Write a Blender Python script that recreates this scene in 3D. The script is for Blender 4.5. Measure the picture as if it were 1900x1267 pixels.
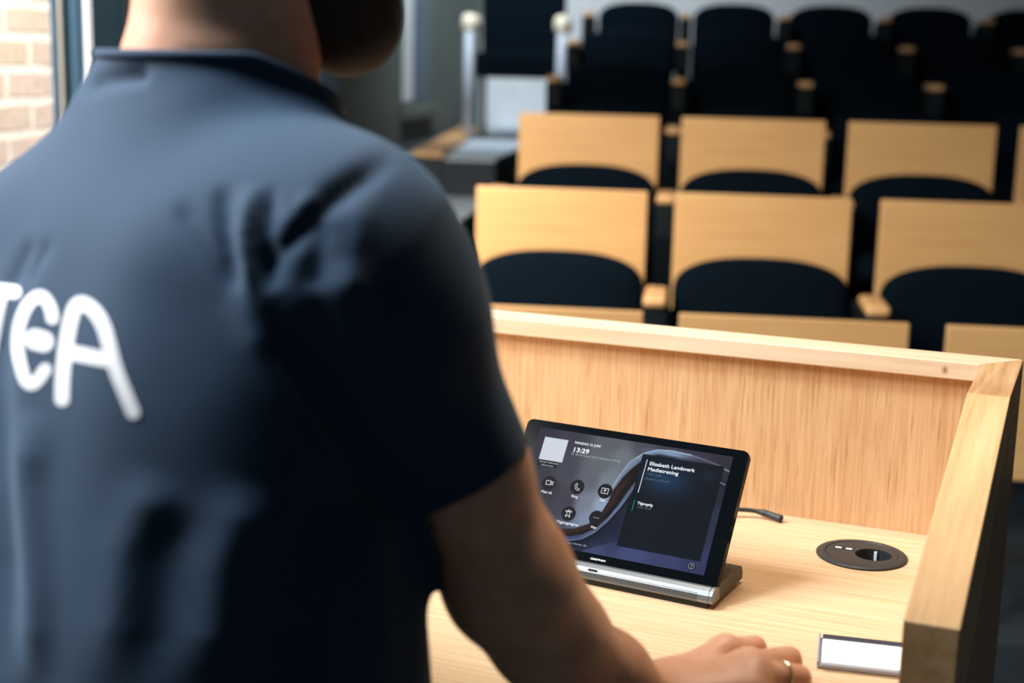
import bpy, bmesh, math, random
import numpy as np
from mathutils import Vector, Matrix
from mathutils.bvhtree import BVHTree

for o in list(bpy.data.objects):
    bpy.data.objects.remove(o)
SC = bpy.context.scene
COL = SC.collection

# ------------------------------------------------------------------ camera
FPX = 2660.0
DESK_Z = 0.95
CAM_Z = DESK_Z + 0.5236
TILT, ROLL = 0.19384, 0.02308
cam_data = bpy.data.cameras.new('camera')
cam = bpy.data.objects.new('camera', cam_data)
COL.objects.link(cam)
cam_data.sensor_width = 36.0
cam_data.lens = FPX / 1900.0 * 36.0
CM = Matrix.Rotation(math.pi / 2 - TILT, 4, 'X') @ Matrix.Rotation(ROLL, 4, 'Z')
cam.matrix_world = Matrix.Translation((0, 0, CAM_Z)) @ CM
cam_data.dof.use_dof = True
cam_data.dof.focus_distance = 1.46
cam_data.dof.aperture_fstop = 3.6
cam_data.dof.aperture_blades = 0
cam_data.clip_start = 0.05
SC.camera = cam

# ------------------------------------------------------------------ view + world
vs = SC.view_settings
SC.display_settings.display_device = 'sRGB'
vs.view_transform = 'Standard'
vs.look = 'None'
vs.exposure = 0.0
vs.gamma = 1.0
vs.use_curve_mapping = False

world = bpy.data.worlds.new('world')
SC.world = world
world.use_nodes = True
wb = world.node_tree.nodes['Background']
wb.inputs[0].default_value = (0.48, 0.62, 0.70, 1)
wb.inputs[1].default_value = 0.11


def area(name, loc, target, size, power, color, size_y=None, spread=math.pi):
    d = bpy.data.lights.new(name, 'AREA')
    d.energy = power
    d.color = color
    d.size = size
    if size_y:
        d.shape = 'RECTANGLE'
        d.size_y = size_y
    d.spread = spread
    o = bpy.data.objects.new(name, d)
    COL.objects.link(o)
    o.location = loc
    v = Vector(target) - Vector(loc)
    o.rotation_euler = v.to_track_quat('-Z', 'Y').to_euler()
    return o


# lamp over the lectern, daylight from the window on the left, added unseen fills for brick, seats and rear wall
area('window_daylight', (-1.66, 1.12, 2.35), (-0.1, 1.3, 1.2), 0.95, 70, (1.0, 0.96, 0.92), 0.7)
area('high_window_daylight', (-1.15, 1.02, 3.3), (-0.3, 1.0, 1.45), 0.6, 90, (0.74, 0.90, 1.0), 0.6)
area('ceiling_lamp_over_lectern', (0.30, 1.65, 3.2), (0.25, 1.5, 0.95), 0.5, 38, (1.0, 0.86, 0.68))
area('brick_fill_light', (-0.1, 2.7, 3.2), (-1.2, 3.6, 1.5), 0.25, 17, (1.0, 0.97, 0.94), None, math.radians(90))  # added out of view to brighten the brick pier
area('seat_fill_light', (-1.05, 2.95, 2.55), (-0.55, 4.0, 1.05), 0.35, 27, (1.0, 0.90, 0.77), None, math.radians(85))  # added light, set close so the boards fade towards the right
area('rear_fill_light', (-0.1, 7.0, 3.4), (-0.2, 8.8, 1.4), 0.6, 34, (0.84, 0.93, 1.0), None, math.radians(110))  # added unseen light for the back wall and the armchair fronts


# ------------------------------------------------------------------ helpers
def ray(px, py):
    d = CM.to_3x3() @ Vector(((px - 950.0) / FPX, (633.5 - py) / FPX, -1.0))
    return d


def at(px, py, Y):
    """the place seen at a pixel of the photograph, at forward distance Y"""
    d = ray(px, py)
    return d * (Y / d.y) + Vector((0, 0, CAM_Z))


def desk_at(px, py, z=DESK_Z):
    d = ray(px, py)
    k = (z - CAM_Z) / d.z
    return Vector((d.x * k, d.y * k, z))


def S2L(c):
    c = c / 255.0
    return c / 12.92 if c <= 0.04045 else ((c + 0.055) / 1.055) ** 2.4


def rgb(r, g, b):
    return (S2L(r), S2L(g), S2L(b), 1.0)


def link(o, parent=None):
    COL.objects.link(o)
    if parent is not None:
        o.parent = parent
    return o


def tag(o, label=None, cat=None, group=None, kind=None):
    if label: o['label'] = label
    if cat: o['category'] = cat
    if group: o['group'] = group
    if kind: o['kind'] = kind
    return o


def empty(name, loc=(0, 0, 0), rz=0.0):
    o = bpy.data.objects.new(name, None)
    COL.objects.link(o)
    o.location = loc
    o.rotation_euler = (0, 0, rz)
    o.empty_display_size = 0.05
    return o


def mesh_obj(name, bm, mat, parent=None, smooth=False):
    me = bpy.data.meshes.new(name)
    bmesh.ops.recalc_face_normals(bm, faces=bm.faces[:])
    bm.to_mesh(me)
    bm.free()
    if smooth:
        for p in me.polygons: p.use_smooth = True
    if mat is not None: me.materials.append(mat)
    return link(bpy.data.objects.new(name, me), parent)


def raw_obj(name, verts, faces, mat, parent=None, smooth=False):
    me = bpy.data.meshes.new(name)
    me.from_pydata([tuple(v) for v in verts], [], [tuple(int(i) for i in f) for f in faces])
    me.update()
    if smooth:
        me.polygons.foreach_set('use_smooth', [True] * len(me.polygons))
    if mat is not None: me.materials.append(mat)
    return link(bpy.data.objects.new(name, me), parent)


def add_box(bm, lo, hi, bevel=0.0, seg=2, M=None):
    vs_ = [bm.verts.new((x, y, z)) for x in (lo[0], hi[0]) for y in (lo[1], hi[1]) for z in (lo[2], hi[2])]
    idx = [(0, 1, 3, 2), (4, 6, 7, 5), (0, 4, 5, 1), (2, 3, 7, 6), (0, 2, 6, 4), (1, 5, 7, 3)]
    fs = [bm.faces.new([vs_[i] for i in f]) for f in idx]
    es = list({e for f in fs for e in f.edges})
    new = list(vs_)
    if bevel > 0:
        r = bmesh.ops.bevel(bm, geom=es, offset=bevel, segments=seg, profile=0.5, affect='EDGES')
        new = list({v for f in r['faces'] for v in f.verts} | {v for v in vs_ if v.is_valid})
    if M is not None:
        bmesh.ops.transform(bm, matrix=M, verts=new)
    return new


def box(name, lo, hi, mat, parent=None, bevel=0.0, seg=2, M=None):
    bm = bmesh.new()
    add_box(bm, lo, hi, bevel, seg, M)
    return mesh_obj(name, bm, mat, parent)


def add_prism(bm, pts, d0, d1, plane='yz', bevel=0.0):
    """extrude a 2-D outline (counter-clockwise) between d0 and d1 along the missing axis"""
    def mk(p, d):
        if plane == 'yz': return (d, p[0], p[1])
        if plane == 'xz': return (p[0], d, p[1])
        return (p[0], p[1], d)
    a = [bm.verts.new(mk(p, d0)) for p in pts]
    b = [bm.verts.new(mk(p, d1)) for p in pts]
    n = len(pts)
    fs = [bm.faces.new(a), bm.faces.new(b[::-1])]
    for i in range(n):
        fs.append(bm.faces.new((a[i], b[i], b[(i + 1) % n], a[(i + 1) % n])))
    if bevel > 0:
        es = list({e for f in fs for e in f.edges})
        bmesh.ops.bevel(bm, geom=es, offset=bevel, segments=2, profile=0.5, affect='EDGES')


def prism(name, pts, d0, d1, mat, parent=None, plane='yz', bevel=0.0, smooth=False):
    bm = bmesh.new()
    add_prism(bm, pts, d0, d1, plane, bevel)
    return mesh_obj(name, bm, mat, parent, smooth)


def add_lathe(bm, prof, seg=48, cap0=True, cap1=True, M=None):
    rings = []
    for r, z in prof:
        rings.append([bm.verts.new((r * math.cos(2 * math.pi * i / seg), r * math.sin(2 * math.pi * i / seg), z)) for i in range(seg)])
    for a, b in zip(rings[:-1], rings[1:]):
        for i in range(seg):
            bm.faces.new((a[i], a[(i + 1) % seg], b[(i + 1) % seg], b[i]))
    if cap0: bm.faces.new(rings[0][::-1])
    if cap1: bm.faces.new(rings[-1])
    if M is not None:
        bmesh.ops.transform(bm, matrix=M, verts=[v for r in rings for v in r])


def lathe(name, prof, mat, parent=None, seg=48, M=None, smooth=True, cap0=True, cap1=True):
    bm = bmesh.new()
    add_lathe(bm, prof, seg, cap0, cap1, M)
    o = mesh_obj(name, bm, mat, parent, smooth)
    return o


def add_tube(bm, pts, radii, seg=16, closed=False):
    pts = [Vector(p) for p in pts]
    n = len(pts)
    if not hasattr(radii, '__len__'): radii = [radii] * n
    rings = []
    up = Vector((0, 0, 1))
    for i, p in enumerate(pts):
        t = (pts[(i + 1) % n] - pts[i - 1]) if closed else (pts[min(i + 1, n - 1)] - pts[max(i - 1, 0)])
        t.normalize()
        if abs(t.dot(up)) > 0.95: up = Vector((1, 0, 0))
        s = t.cross(up).normalized()
        up = s.cross(t).normalized()
        rings.append([bm.verts.new(p + (s * math.cos(2 * math.pi * k / seg) + up * math.sin(2 * math.pi * k / seg)) * radii[i]) for k in range(seg)])
    rng = range(n) if closed else range(n - 1)
    for i in rng:
        a, b = rings[i], rings[(i + 1) % n]
        for k in range(seg):
            bm.faces.new((a[k], a[(k + 1) % seg], b[(k + 1) % seg], b[k]))
    if not closed:
        bm.faces.new(rings[0][::-1])
        bm.faces.new(rings[-1])


def tube(name, pts, radii, mat, parent=None, seg=16, closed=False):
    bm = bmesh.new()
    add_tube(bm, pts, radii, seg, closed)
    return mesh_obj(name, bm, mat, parent, True)


# ------------------------------------------------------------------ materials
def principled(name, color, rough=0.5, metal=0.0, **kw):
    m = bpy.data.materials.new(name)
    m.use_nodes = True
    b = m.node_tree.nodes['Principled BSDF']
    b.inputs['Base Color'].default_value = color
    b.inputs['Roughness'].default_value = rough
    b.inputs['Metallic'].default_value = metal
    for k, v in kw.items():
        b.inputs[k].default_value = v
    return m


def nodes(m):
    return m.node_tree.nodes, m.node_tree.links, m.node_tree.nodes['Principled BSDF']


def wood(name, light, dark, axis='X', fine=260.0, figure=7.0, stretch=0.03, mixamt=0.6, rough=0.45, bump=0.08, pores=0.35):
    """oak: long fibres along one axis of the object, broad figure, short dark pores"""
    m = principled(name, light, rough)
    N, L, B = nodes(m)
    tc = N.new('ShaderNodeTexCoord')
    def mapped(scale, st):
        mp = N.new('ShaderNodeMapping')
        s = [scale] * 3
        s['XYZ'.index(axis)] = scale * st
        mp.inputs['Scale'].default_value = s
        L.new(tc.outputs['Object'], mp.inputs['Vector'])
        return mp
    warp = N.new('ShaderNodeTexNoise')
    warp.inputs['Scale'].default_value = 3.0
    warp.inputs['Detail'].default_value = 2.0
    L.new(mapped(1.0, 0.5).outputs[0], warp.inputs['Vector'])
    mp1 = mapped(figure, stretch * 2.2)
    addv = N.new('ShaderNodeVectorMath'); addv.operation = 'MULTIPLY_ADD'
    addv.inputs[1].default_value = (0.9, 0.9, 0.9)
    L.new(warp.outputs['Color'], addv.inputs[0])
    L.new(mp1.outputs[0], addv.inputs[2])
    n1 = N.new('ShaderNodeTexNoise'); n1.inputs['Scale'].default_value = 1.6; n1.inputs['Detail'].default_value = 5.0
    n1.inputs['Roughness'].default_value = 0.65
    L.new(addv.outputs[0], n1.inputs['Vector'])
    n2 = N.new('ShaderNodeTexNoise'); n2.inputs['Scale'].default_value = 1.0; n2.inputs['Detail'].default_value = 3.0
    L.new(mapped(fine, stretch).outputs[0], n2.inputs['Vector'])
    n3 = N.new('ShaderNodeTexNoise'); n3.inputs['Scale'].default_value = 1.0; n3.inputs['Detail'].default_value = 2.0
    L.new(mapped(fine * 1.3, stretch * 1.0).outputs[0], n3.inputs['Vector'])
    r1 = N.new('ShaderNodeValToRGB')
    r1.color_ramp.elements[0].position = 0.35
    r1.color_ramp.elements[1].position = 0.68
    r1.color_ramp.elements[0].color = dark
    r1.color_ramp.elements[1].color = light
    mx = N.new('ShaderNodeMix'); mx.data_type = 'FLOAT'
    mx.inputs['Factor'].default_value = mixamt
    L.new(n1.outputs['Fac'], mx.inputs['A']); L.new(n2.outputs['Fac'], mx.inputs['B'])
    L.new(mx.outputs['Result'], r1.inputs['Fac'])
    pr = N.new('ShaderNodeMapRange')
    pr.inputs['From Min'].default_value = 0.60; pr.inputs['From Max'].default_value = 0.72
    pr.inputs['To Min'].default_value = 0.0; pr.inputs['To Max'].default_value = pores
    L.new(n3.outputs['Fac'], pr.inputs['Value'])
    mc = N.new('ShaderNodeMix'); mc.data_type = 'RGBA'
    mc.inputs['B'].default_value = (dark[0] * 0.55, dark[1] * 0.45, dark[2] * 0.35, 1)
    L.new(r1.outputs['Color'], mc.inputs['A']); L.new(pr.outputs['Result'], mc.inputs['Factor'])
    L.new(mc.outputs['Result'], B.inputs['Base Color'])
    bp = N.new('ShaderNodeBump'); bp.inputs['Strength'].default_value = bump; bp.inputs['Distance'].default_value = 0.001
    L.new(n2.outputs['Fac'], bp.inputs['Height']); L.new(bp.outputs['Normal'], B.inputs['Normal'])
    return m


def noisy(name, c0, c1, scale=40.0, rough=0.8, bump=0.2, **kw):
    m = principled(name, c0, rough, **kw)
    N, L, B = nodes(m)
    tc = N.new('ShaderNodeTexCoord')
    n = N.new('ShaderNodeTexNoise'); n.inputs['Scale'].default_value = scale; n.inputs['Detail'].default_value = 4
    L.new(tc.outputs['Object'], n.inputs['Vector'])
    r = N.new('ShaderNodeValToRGB')
    r.color_ramp.elements[0].position = 0.3; r.color_ramp.elements[1].position = 0.7
    r.color_ramp.elements[0].color = c0; r.color_ramp.elements[1].color = c1
    L.new(n.outputs['Fac'], r.inputs['Fac']); L.new(r.outputs['Color'], B.inputs['Base Color'])
    if bump:
        bp = N.new('ShaderNodeBump'); bp.inputs['Strength'].default_value = bump; bp.inputs['Distance'].default_value = 0.002
        L.new(n.outputs['Fac'], bp.inputs['Height']); L.new(bp.outputs['Normal'], B.inputs['Normal'])
    return m


M = {}
M['desk_oak'] = wood('desk_oak', rgb(218, 189, 156), rgb(200, 159, 116), 'X', 240, 7, 0.02, 0.72, pores=0.22)
M['panel_oak'] = wood('panel_oak', rgb(218, 178, 134), rgb(192, 144, 98), 'Z', 300, 9, 0.04, 0.6, pores=0.5)
M['cap_oak_x'] = wood('cap_oak_x', rgb(232, 205, 175), rgb(214, 180, 144), 'X', 120, 8, 0.03, 0.4, pores=0.15)
M['cap_oak_y'] = wood('cap_oak_y', rgb(216, 176, 130), rgb(190, 144, 96), 'Y', 120, 30, 0.04, 0.35, pores=0.15)
M['cap_oak_end'] = wood('cap_oak_end', rgb(206, 166, 122), rgb(172, 126, 82), 'Y', 220, 60, 0.045, 0.5, pores=0.3)
M['side_oak'] = wood('side_oak', rgb(190, 150, 110), rgb(160, 116, 76), 'Z', 150, 9, 0.04, 0.5)
M['seat_ply'] = wood('seat_ply', rgb(216, 170, 113), rgb(200, 150, 95), 'X', 60, 4, 0.05, 0.45, rough=0.42, bump=0.02, pores=0.08)
M['arm_oak'] = wood('arm_oak', rgb(232, 184, 130), rgb(206, 152, 98), 'Y', 60, 6, 0.05, 0.4, pores=0.1)
M['upholstery'] = noisy('upholstery', rgb(4, 13, 21), rgb(6, 17, 26), 260, 0.95, 0.25)
M['upholstery'].node_tree.nodes['Principled BSDF'].inputs['Specular IOR Level'].default_value = 0.06
M['dark_metal'] = principled('dark_metal', rgb(12, 20, 25), 0.6, 0.0, **{'Specular IOR Level': 0.15})
M['black_plastic'] = noisy('black_plastic', rgb(30, 34, 36), rgb(38, 42, 44), 300, 0.5, 0.05)
M['dark_hole'] = principled('dark_hole', rgb(8, 10, 12), 0.6)
M['steel'] = principled('steel', rgb(215, 220, 225), 0.25, 1.0)
M['gold'] = principled('gold', rgb(226, 212, 178), 0.22, 1.0)
M['white_paper'] = principled('white_paper', rgb(246, 246, 244), 0.7)
M['grey_plastic'] = principled('grey_plastic', rgb(150, 152, 160), 0.4)
M['card_dark'] = principled('card_dark', rgb(38, 44, 56), 0.5)

# ------------------------------------------------------------------ room
BAZ = math.radians(7.0)                  # direction of the seating block
BD = Vector((math.sin(BAZ), math.cos(BAZ), 0)); BL = Vector((math.cos(BAZ), -math.sin(BAZ), 0))
ROW = 0.96
RISE = 0.174
FLOOR0 = CAM_Z - 1.22
def tier_z(k): return FLOOR0 + RISE * k
def tier_d(k): return 3.045 + ROW * k     # where a tier begins

M['floor_dark'] = noisy('floor_dark', rgb(34, 42, 48), rgb(44, 52, 58), 14, 0.75, 0.05)
M['step_grey'] = noisy('step_grey', rgb(186, 200, 212), rgb(198, 210, 220), 20, 0.7, 0.05)
M['plaster_grey'] = noisy('plaster_grey', rgb(88, 100, 96), rgb(98, 108, 102), 9, 0.85, 0.05)
M['plaster_white'] = noisy('plaster_white', rgb(222, 226, 230), rgb(232, 236, 238), 9, 0.85, 0.03)
M['teal_frame'] = principled('teal_frame', rgb(58, 86, 108), 0.45)
M['teal_dark'] = principled('teal_dark', rgb(26, 48, 60), 0.5)
M['white_frame'] = principled('white_frame', rgb(225, 228, 232), 0.45)
M['leg_white'] = principled('leg_white', rgb(176, 184, 196), 0.45)
M['seal_tan'] = principled('seal_tan', rgb(176, 170, 156), 0.6)
M['glass'] = principled('glass', rgb(230, 240, 244), 0.05, 0.0)
M['glass'].node_tree.nodes['Principled BSDF'].inputs['Transmission Weight'].default_value = 1.0
M['glass'].node_tree.nodes['Principled BSDF'].inputs['IOR'].default_value = 1.01

stage = box('floor', (-4.5, -3.0, -0.1), (4.5, 2.85, 0.0), M['floor_dark'])
tag(stage, 'dark stage floor under the lectern', 'floor', kind='structure')

BROT = -BAZ
for k in range(7):
    d1 = tier_d(k + 1) if k < 6 else 11.0
    bm = bmesh.new()
    lat0 = -0.86
    add_box(bm, (lat0, tier_d(k), 0.0), (4.6, d1, tier_z(k)))
    o = mesh_obj('floor_tier', bm, M['floor_dark'])
    o.rotation_euler = (0, 0, BROT)
    tag(o, 'dark seating tier of the raked auditorium floor', 'floor', kind='structure')

# aisle steps on the left of the block
STEPZ = [(2.90, 3.60, CAM_Z - 1.10), (3.60, 4.40, CAM_Z - 0.93), (4.40, 5.30, CAM_Z - 0.77), (5.30, 6.28, CAM_Z - 0.60), (6.28, 11.0, CAM_Z - 0.43)]
for k, (a, b, z) in enumerate(STEPZ):
    bm = bmesh.new()
    add_box(bm, (-2.4, a, 0.0), (-0.865, b, z - 0.012))
    o = mesh_obj('floor_step', bm, M['floor_dark'])
    o.rotation_euler = (0, 0, BROT)
    tag(o, 'dark aisle step beside the seating block', 'floor', kind='structure')
    o = box('trim_%d' % (k + 1), (-1.30 if k == 4 else -1.45, a + 0.012, z - 0.0118), (-0.866, b, z), M['step_grey'])
    o.rotation_euler = (0, 0, BROT)
    tag(o, 'pale grey tread on an aisle step', 'tread', kind='structure')

# left wall: a plane through (-1.21, 3.79), running at 9.5 degrees
WAZ = math.radians(9.5)
wall = empty('wall_left', (-1.21, 3.79, 0), -WAZ)   # local y runs along the wall, +x into the room
tag(wall, 'grey-green side wall with tall blue-framed windows and a brick pier', 'wall', kind='structure')


def wall_y(px):
    """distance along the wall at which a picture column meets it"""
    d = ray(px, 150)
    c, s = math.cos(WAZ), math.sin(WAZ)
    # solve  k*(dx,dy) = (-1.21,3.79) + u*(s,c)
    A = np.array([[d.x, -s], [d.y, c * -1.0]])
    k, u = np.linalg.solve(A, np.array([-1.21, 3.79]))
    return float(u)


M['brick'] = principled('brick', rgb(190, 160, 145), 0.9)
N, L, B = nodes(M['brick'])
tc = N.new('ShaderNodeTexCoord'); sp = N.new('ShaderNodeSeparateXYZ'); cb = N.new('ShaderNodeCombineXYZ')
L.new(tc.outputs['Object'], sp.inputs[0]); L.new(sp.outputs['Y'], cb.inputs['X']); L.new(sp.outputs['Z'], cb.inputs['Y'])
nz = N.new('ShaderNodeTexNoise'); nz.inputs['Scale'].default_value = 14; nz.inputs['Detail'].default_value = 4
L.new(cb.outputs[0], nz.inputs['Vector'])
wv = N.new('ShaderNodeVectorMath'); wv.operation = 'MULTIPLY_ADD'; wv.inputs[1].default_value = (0.012, 0.012, 0)
L.new(nz.outputs['Color'], wv.inputs[0]); L.new(cb.outputs[0], wv.inputs[2])
bk = N.new('ShaderNodeTexBrick')
bk.inputs['Color1'].default_value = rgb(200, 180, 170); bk.inputs['Color2'].default_value = rgb(190, 176, 156)
bk.inputs['Mortar'].default_value = rgb(226, 218, 208)
bk.inputs['Scale'].default_value = 1.0; bk.inputs['Mortar Size'].default_value = 0.011
bk.inputs['Brick Width'].default_value = 0.235; bk.inputs['Row Height'].default_value = 0.0795
bk.inputs['Mortar Smooth'].default_value = 0.3; bk.inputs['Bias'].default_value = 0.0
L.new(wv.outputs[0], bk.inputs['Vector'])
nz2 = N.new('ShaderNodeTexNoise'); nz2.inputs['Scale'].default_value = 40; nz2.inputs['Detail'].default_value = 5
L.new(cb.outputs[0], nz2.inputs['Vector'])
rr = N.new('ShaderNodeValToRGB'); rr.color_ramp.elements[0].position = 0.3; rr.color_ramp.elements[1].position = 0.6
rr.color_ramp.elements[0].color = (0.72, 0.72, 0.72, 1); rr.color_ramp.elements[1].color = (1, 1, 1, 1)
L.new(nz2.outputs['Fac'], rr.inputs['Fac'])
mm = N.new('ShaderNodeMix'); mm.data_type = 'RGBA'; mm.blend_type = 'MULTIPLY'; mm.inputs['Factor'].default_value = 0.75
L.new(bk.outputs['Color'], mm.inputs['A']); L.new(rr.outputs['Color'], mm.inputs['B'])
L.new(mm.outputs['Result'], B.inputs['Base Color'])
bp = N.new('ShaderNodeBump'); bp.inputs['Strength'].default_value = 0.6; bp.inputs['Distance'].default_value = 0.01; bp.invert = True
L.new(bk.outputs['Fac'], bp.inputs['Height']); L.new(bp.outputs['Normal'], B.inputs['Normal'])

WT = 3.6
y0 = wall_y(97); yA = wall_y(118); yB = wall_y(157); yC = wall_y(168); yD = wall_y(236); yE = wall_y(252)
yF = wall_y(585); yG = wall_y(620); yH = wall_y(747); yI = wall_y(770); yJ = wall_y(797); yEnd = wall_y(870) + 0.9
# brick pier
brick_pier = box('wall_pier', (-0.3, -0.75, 0.0), (0.0, y0, WT), M['brick'], wall)
# first window: nested frame members standing proud of one another
def wpart(name, a, b, x0, x1, z0, z1, mat, parent):
    return box(name, (x0, a, z0), (x1, b, z1), mat, parent, 0.004)
w1 = empty('window_1', (0, 0, 0)); w1.parent = wall
tag(w1, kind='structure')
w1.name = 'window_1'
q_ = wall_y
wpart('window_jamb', y0 + .0005, q_(110), -0.28, 0.004, 0.3, WT - .1, M['teal_frame'], w1)
wpart('window_seal', q_(110) + .0005, q_(116.5), -0.28, 0.004, 0.3, WT - .1, M['seal_tan'], w1)
wpart('window_reveal', q_(116.5) + .0005, q_(136), -0.28, 0.0, 0.3, WT - .1, M['teal_dark'], w1)
wpart('window_frame', q_(136) + .0005, yB, -0.28, 0.006, 0.3, WT - .1, M['teal_frame'], w1)
wpart('window_mullion', yB + .0005, yC, -0.28, 0.010, 0.3, WT - .1, M['white_frame'], w1)
wpart('window_blind', yC + .0005, yD, -0.1, 0.0, 0.3, WT - .1, M['teal_dark'], w1)
wpart('window_post', yD + .0005, yE, -0.28, 0.004, 0.3, WT - .1, M['dark_hole'], w1)
# stretches of plain wall, second window
box('wall_panel', (-0.3, yE, 0.0), (0.0, yH, WT), M['plaster_grey'], wall)
wpart('window_post', yF, yG, 0.001, 0.02, 0.0, WT - .1, M['teal_frame'], wall)
zs = CAM_Z - 0.225
box('wall_sill', (-0.3, yH + .001, 0.0), (0.0, yJ - .001, zs), M['plaster_grey'], wall)
w2 = empty('window_2', (0, 0, 0)); w2.parent = wall
tag(w2, kind='structure')
wpart('window_frame', yH + .001, yI, -0.2, -0.01, zs, WT - .1, M['white_frame'], w2)
wpart('window_reveal', yI + .001, yJ, -0.2, -0.005, zs, WT - .1, M['teal_frame'], w2)
wpart('window_sill', yH - 0.05, yJ + 0.03, 0.001, 0.04, zs - 0.09, zs - 0.03, M['plaster_grey'], w2)
box('wall_panel', (-0.3, yJ, 0.0), (0.0, yEnd, WT), M['plaster_grey'], wall)
# wooden skirting ledge at the height of the upper aisle level
def plane_at(px, py, z):
    d = ray(px, py); k = (z - CAM_Z) / d.z
    return Vector((d.x * k, d.y * k, z))
zl = CAM_Z - 0.40
pn, pf_ = plane_at(768, 279, zl), plane_at(853, 236, zl)
dl = (pf_ - pn); ll = dl.length
sk = empty('trim_6', (pn.x, pn.y, 0), -math.atan2(dl.x, dl.y))
tag(sk, 'low kerb with a lit wooden top along the aisle wall', 'ledge', kind='structure')
box('ledge_top', (-0.01, 0.0, zl - 0.03), (0.13, ll, zl), M['arm_oak'], sk, 0.006)
box('ledge_body', (0.0, 0.01, CAM_Z - 0.75), (0.12, ll - .01, zl - 0.0305), M['floor_dark'], sk)
# back wall
bw = box('wall_back', (-1.6, 9.45, 0.0), (5.5, 9.6, WT), M['plaster_white'])
bw.rotation_euler = (0, 0, BROT)
tag(bw, 'white wall behind the last row of seats', 'wall', kind='structure')

ceil = box('ceiling', (-4.5, -3.0, 3.62), (5.5, 11.0, 3.7), M['floor_dark'])
tag(ceil, 'dark ceiling of the auditorium', 'ceiling', kind='structure')

# ------------------------------------------------------------------ lectern
LYAW = 0.39259
LO = Vector((0.51522, 1.54281, 0.0))
CT = CAM_Z - 0.31622                     # top of the rail
lec = empty('lectern', LO, -LYAW)
tag(lec, 'pale oak lectern with raised front panel and sloping side arm', 'lectern')
CW, CTH, SW, FL, LL, DROP = 0.05194, 0.0201, 0.04175, 0.15422, 0.56566, 0.09086
LW = 1.16                                # inner width
HOLE_R = 0.0455
def W2L(p):
    dx, dy = p[0] - LO.x, p[1] - LO.y
    c, s_ = math.cos(LYAW), math.sin(LYAW)
    return (dx * c - dy * s_, dx * s_ + dy * c)
hc = W2L(desk_at(1598.5, 1031))
bm = bmesh.new()
def loop_edges(pts, z):
    v = [bm.verts.new((p[0], p[1], z)) for p in pts]
    return v, [bm.edges.new((v[i], v[(i + 1) % len(v)])) for i in range(len(v))]
rect = [(-LW, -0.645), (0.0, -0.645), (0.0, 0.0135), (-LW, 0.0135)]
ring_ = [(hc[0] + HOLE_R * math.cos(2 * math.pi * i / 48), hc[1] + HOLE_R * math.sin(2 * math.pi * i / 48)) for i in range(48)]
va, ea = loop_edges(rect, DESK_Z); vb, eb = loop_edges(ring_, DESK_Z)
bmesh.ops.triangle_fill(bm, edges=ea + eb, use_beauty=True)
for f in [f for f in bm.faces if (Vector(f.calc_center_median()[:2]) - Vector(hc)).length < HOLE_R * 0.8]: bm.faces.remove(f)
ex = bmesh.ops.extrude_face_region(bm, geom=bm.faces[:])
bmesh.ops.translate(bm, vec=(0, 0, -0.03), verts=[g for g in ex['geom'] if isinstance(g, bmesh.types.BMVert)])
mesh_obj('desktop', bm, M['desk_oak'], lec)
box('front_panel', (-LW, 0.014, 0.02), (0.003, 0.042, CT - CTH), M['panel_oak'], lec, 0.001)
# rail over the front panel, mitred at the right corner
bm = bmesh.new()
add_prism(bm, [(-LW, 0.0), (0.0, 0.0), (SW - .0005, CW - .0005), (-LW, CW)], CT - CTH, CT, 'xy', 0.0012)
mesh_obj('front_rail', bm, M['cap_oak_x'], lec)
N, L, B = nodes(M['cap_oak_x'])                       # one small knot near the right end
tc = N.new('ShaderNodeTexCoord'); kd = N.new('ShaderNodeVectorMath'); kd.operation = 'SUBTRACT'
kd.inputs[1].default_value = (-0.037, 0.0, CT - 0.0105)
ks = N.new('ShaderNodeVectorMath'); ks.operation = 'MULTIPLY'; ks.inputs[1].default_value = (1.0, 1.0, 0.75)
kl = N.new('ShaderNodeVectorMath'); kl.operation = 'LENGTH'
L.new(tc.outputs['Object'], kd.inputs[0]); L.new(kd.outputs[0], ks.inputs[0]); L.new(ks.outputs[0], kl.inputs[0])
kr = N.new('ShaderNodeMapRange'); kr.inputs['From Min'].default_value = 0.0008; kr.inputs['From Max'].default_value = 0.0048
kr.inputs['To Min'].default_value = 0.9; kr.inputs['To Max'].default_value = 0.0
L.new(kl.outputs['Value'], kr.inputs['Value'])
km = N.new('ShaderNodeMix'); km.data_type = 'RGBA'; km.inputs['B'].default_value = rgb(150, 96, 58)
L.new(kr.outputs['Result'], km.inputs['Factor']); L.new(B.inputs['Base Color'].links[0].from_socket, km.inputs['A'])
L.new(km.outputs['Result'], B.inputs['Base Color'])
# side arm: level corner piece + sloping piece, one after the other
bm = bmesh.new()
add_prism(bm, [(0.0005, -FL + .0004), (SW, -FL + .0004), (SW, CW), (0.0005, 0.0005)], CT - 0.05, CT, 'xy', 0.0012)
mesh_obj('corner_rail', bm, M['cap_oak_end'], lec)
th = 0.05
SLA = math.atan2(DROP, LL - FL)
RS = Matrix.Translation((0, -FL, CT)) @ Matrix.Rotation(SLA, 4, 'X')
def tilt_pts(ps):
    inv = RS.inverted()
    return [tuple((inv @ Vector((0, p[0], p[1])))[1:]) for p in ps]
ar = prism('arm_rail', tilt_pts([(-FL, CT), (-LL, CT - DROP), (-LL, CT - DROP - 0.16), (-FL, CT - th)]), 0.0005, SW, M['cap_oak_y'], lec, 'yz', 0.0012)
ar.matrix_local = RS
prism('side_panel', [(CW - .001, CT - th - .0005), (-FL, CT - th - .0005), (-LL, CT - DROP - 0.1605), (-LL, 0.02), (CW - .001, 0.02)], 0.0045, SW, M['side_oak'], lec, 'yz', 0.001)
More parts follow.
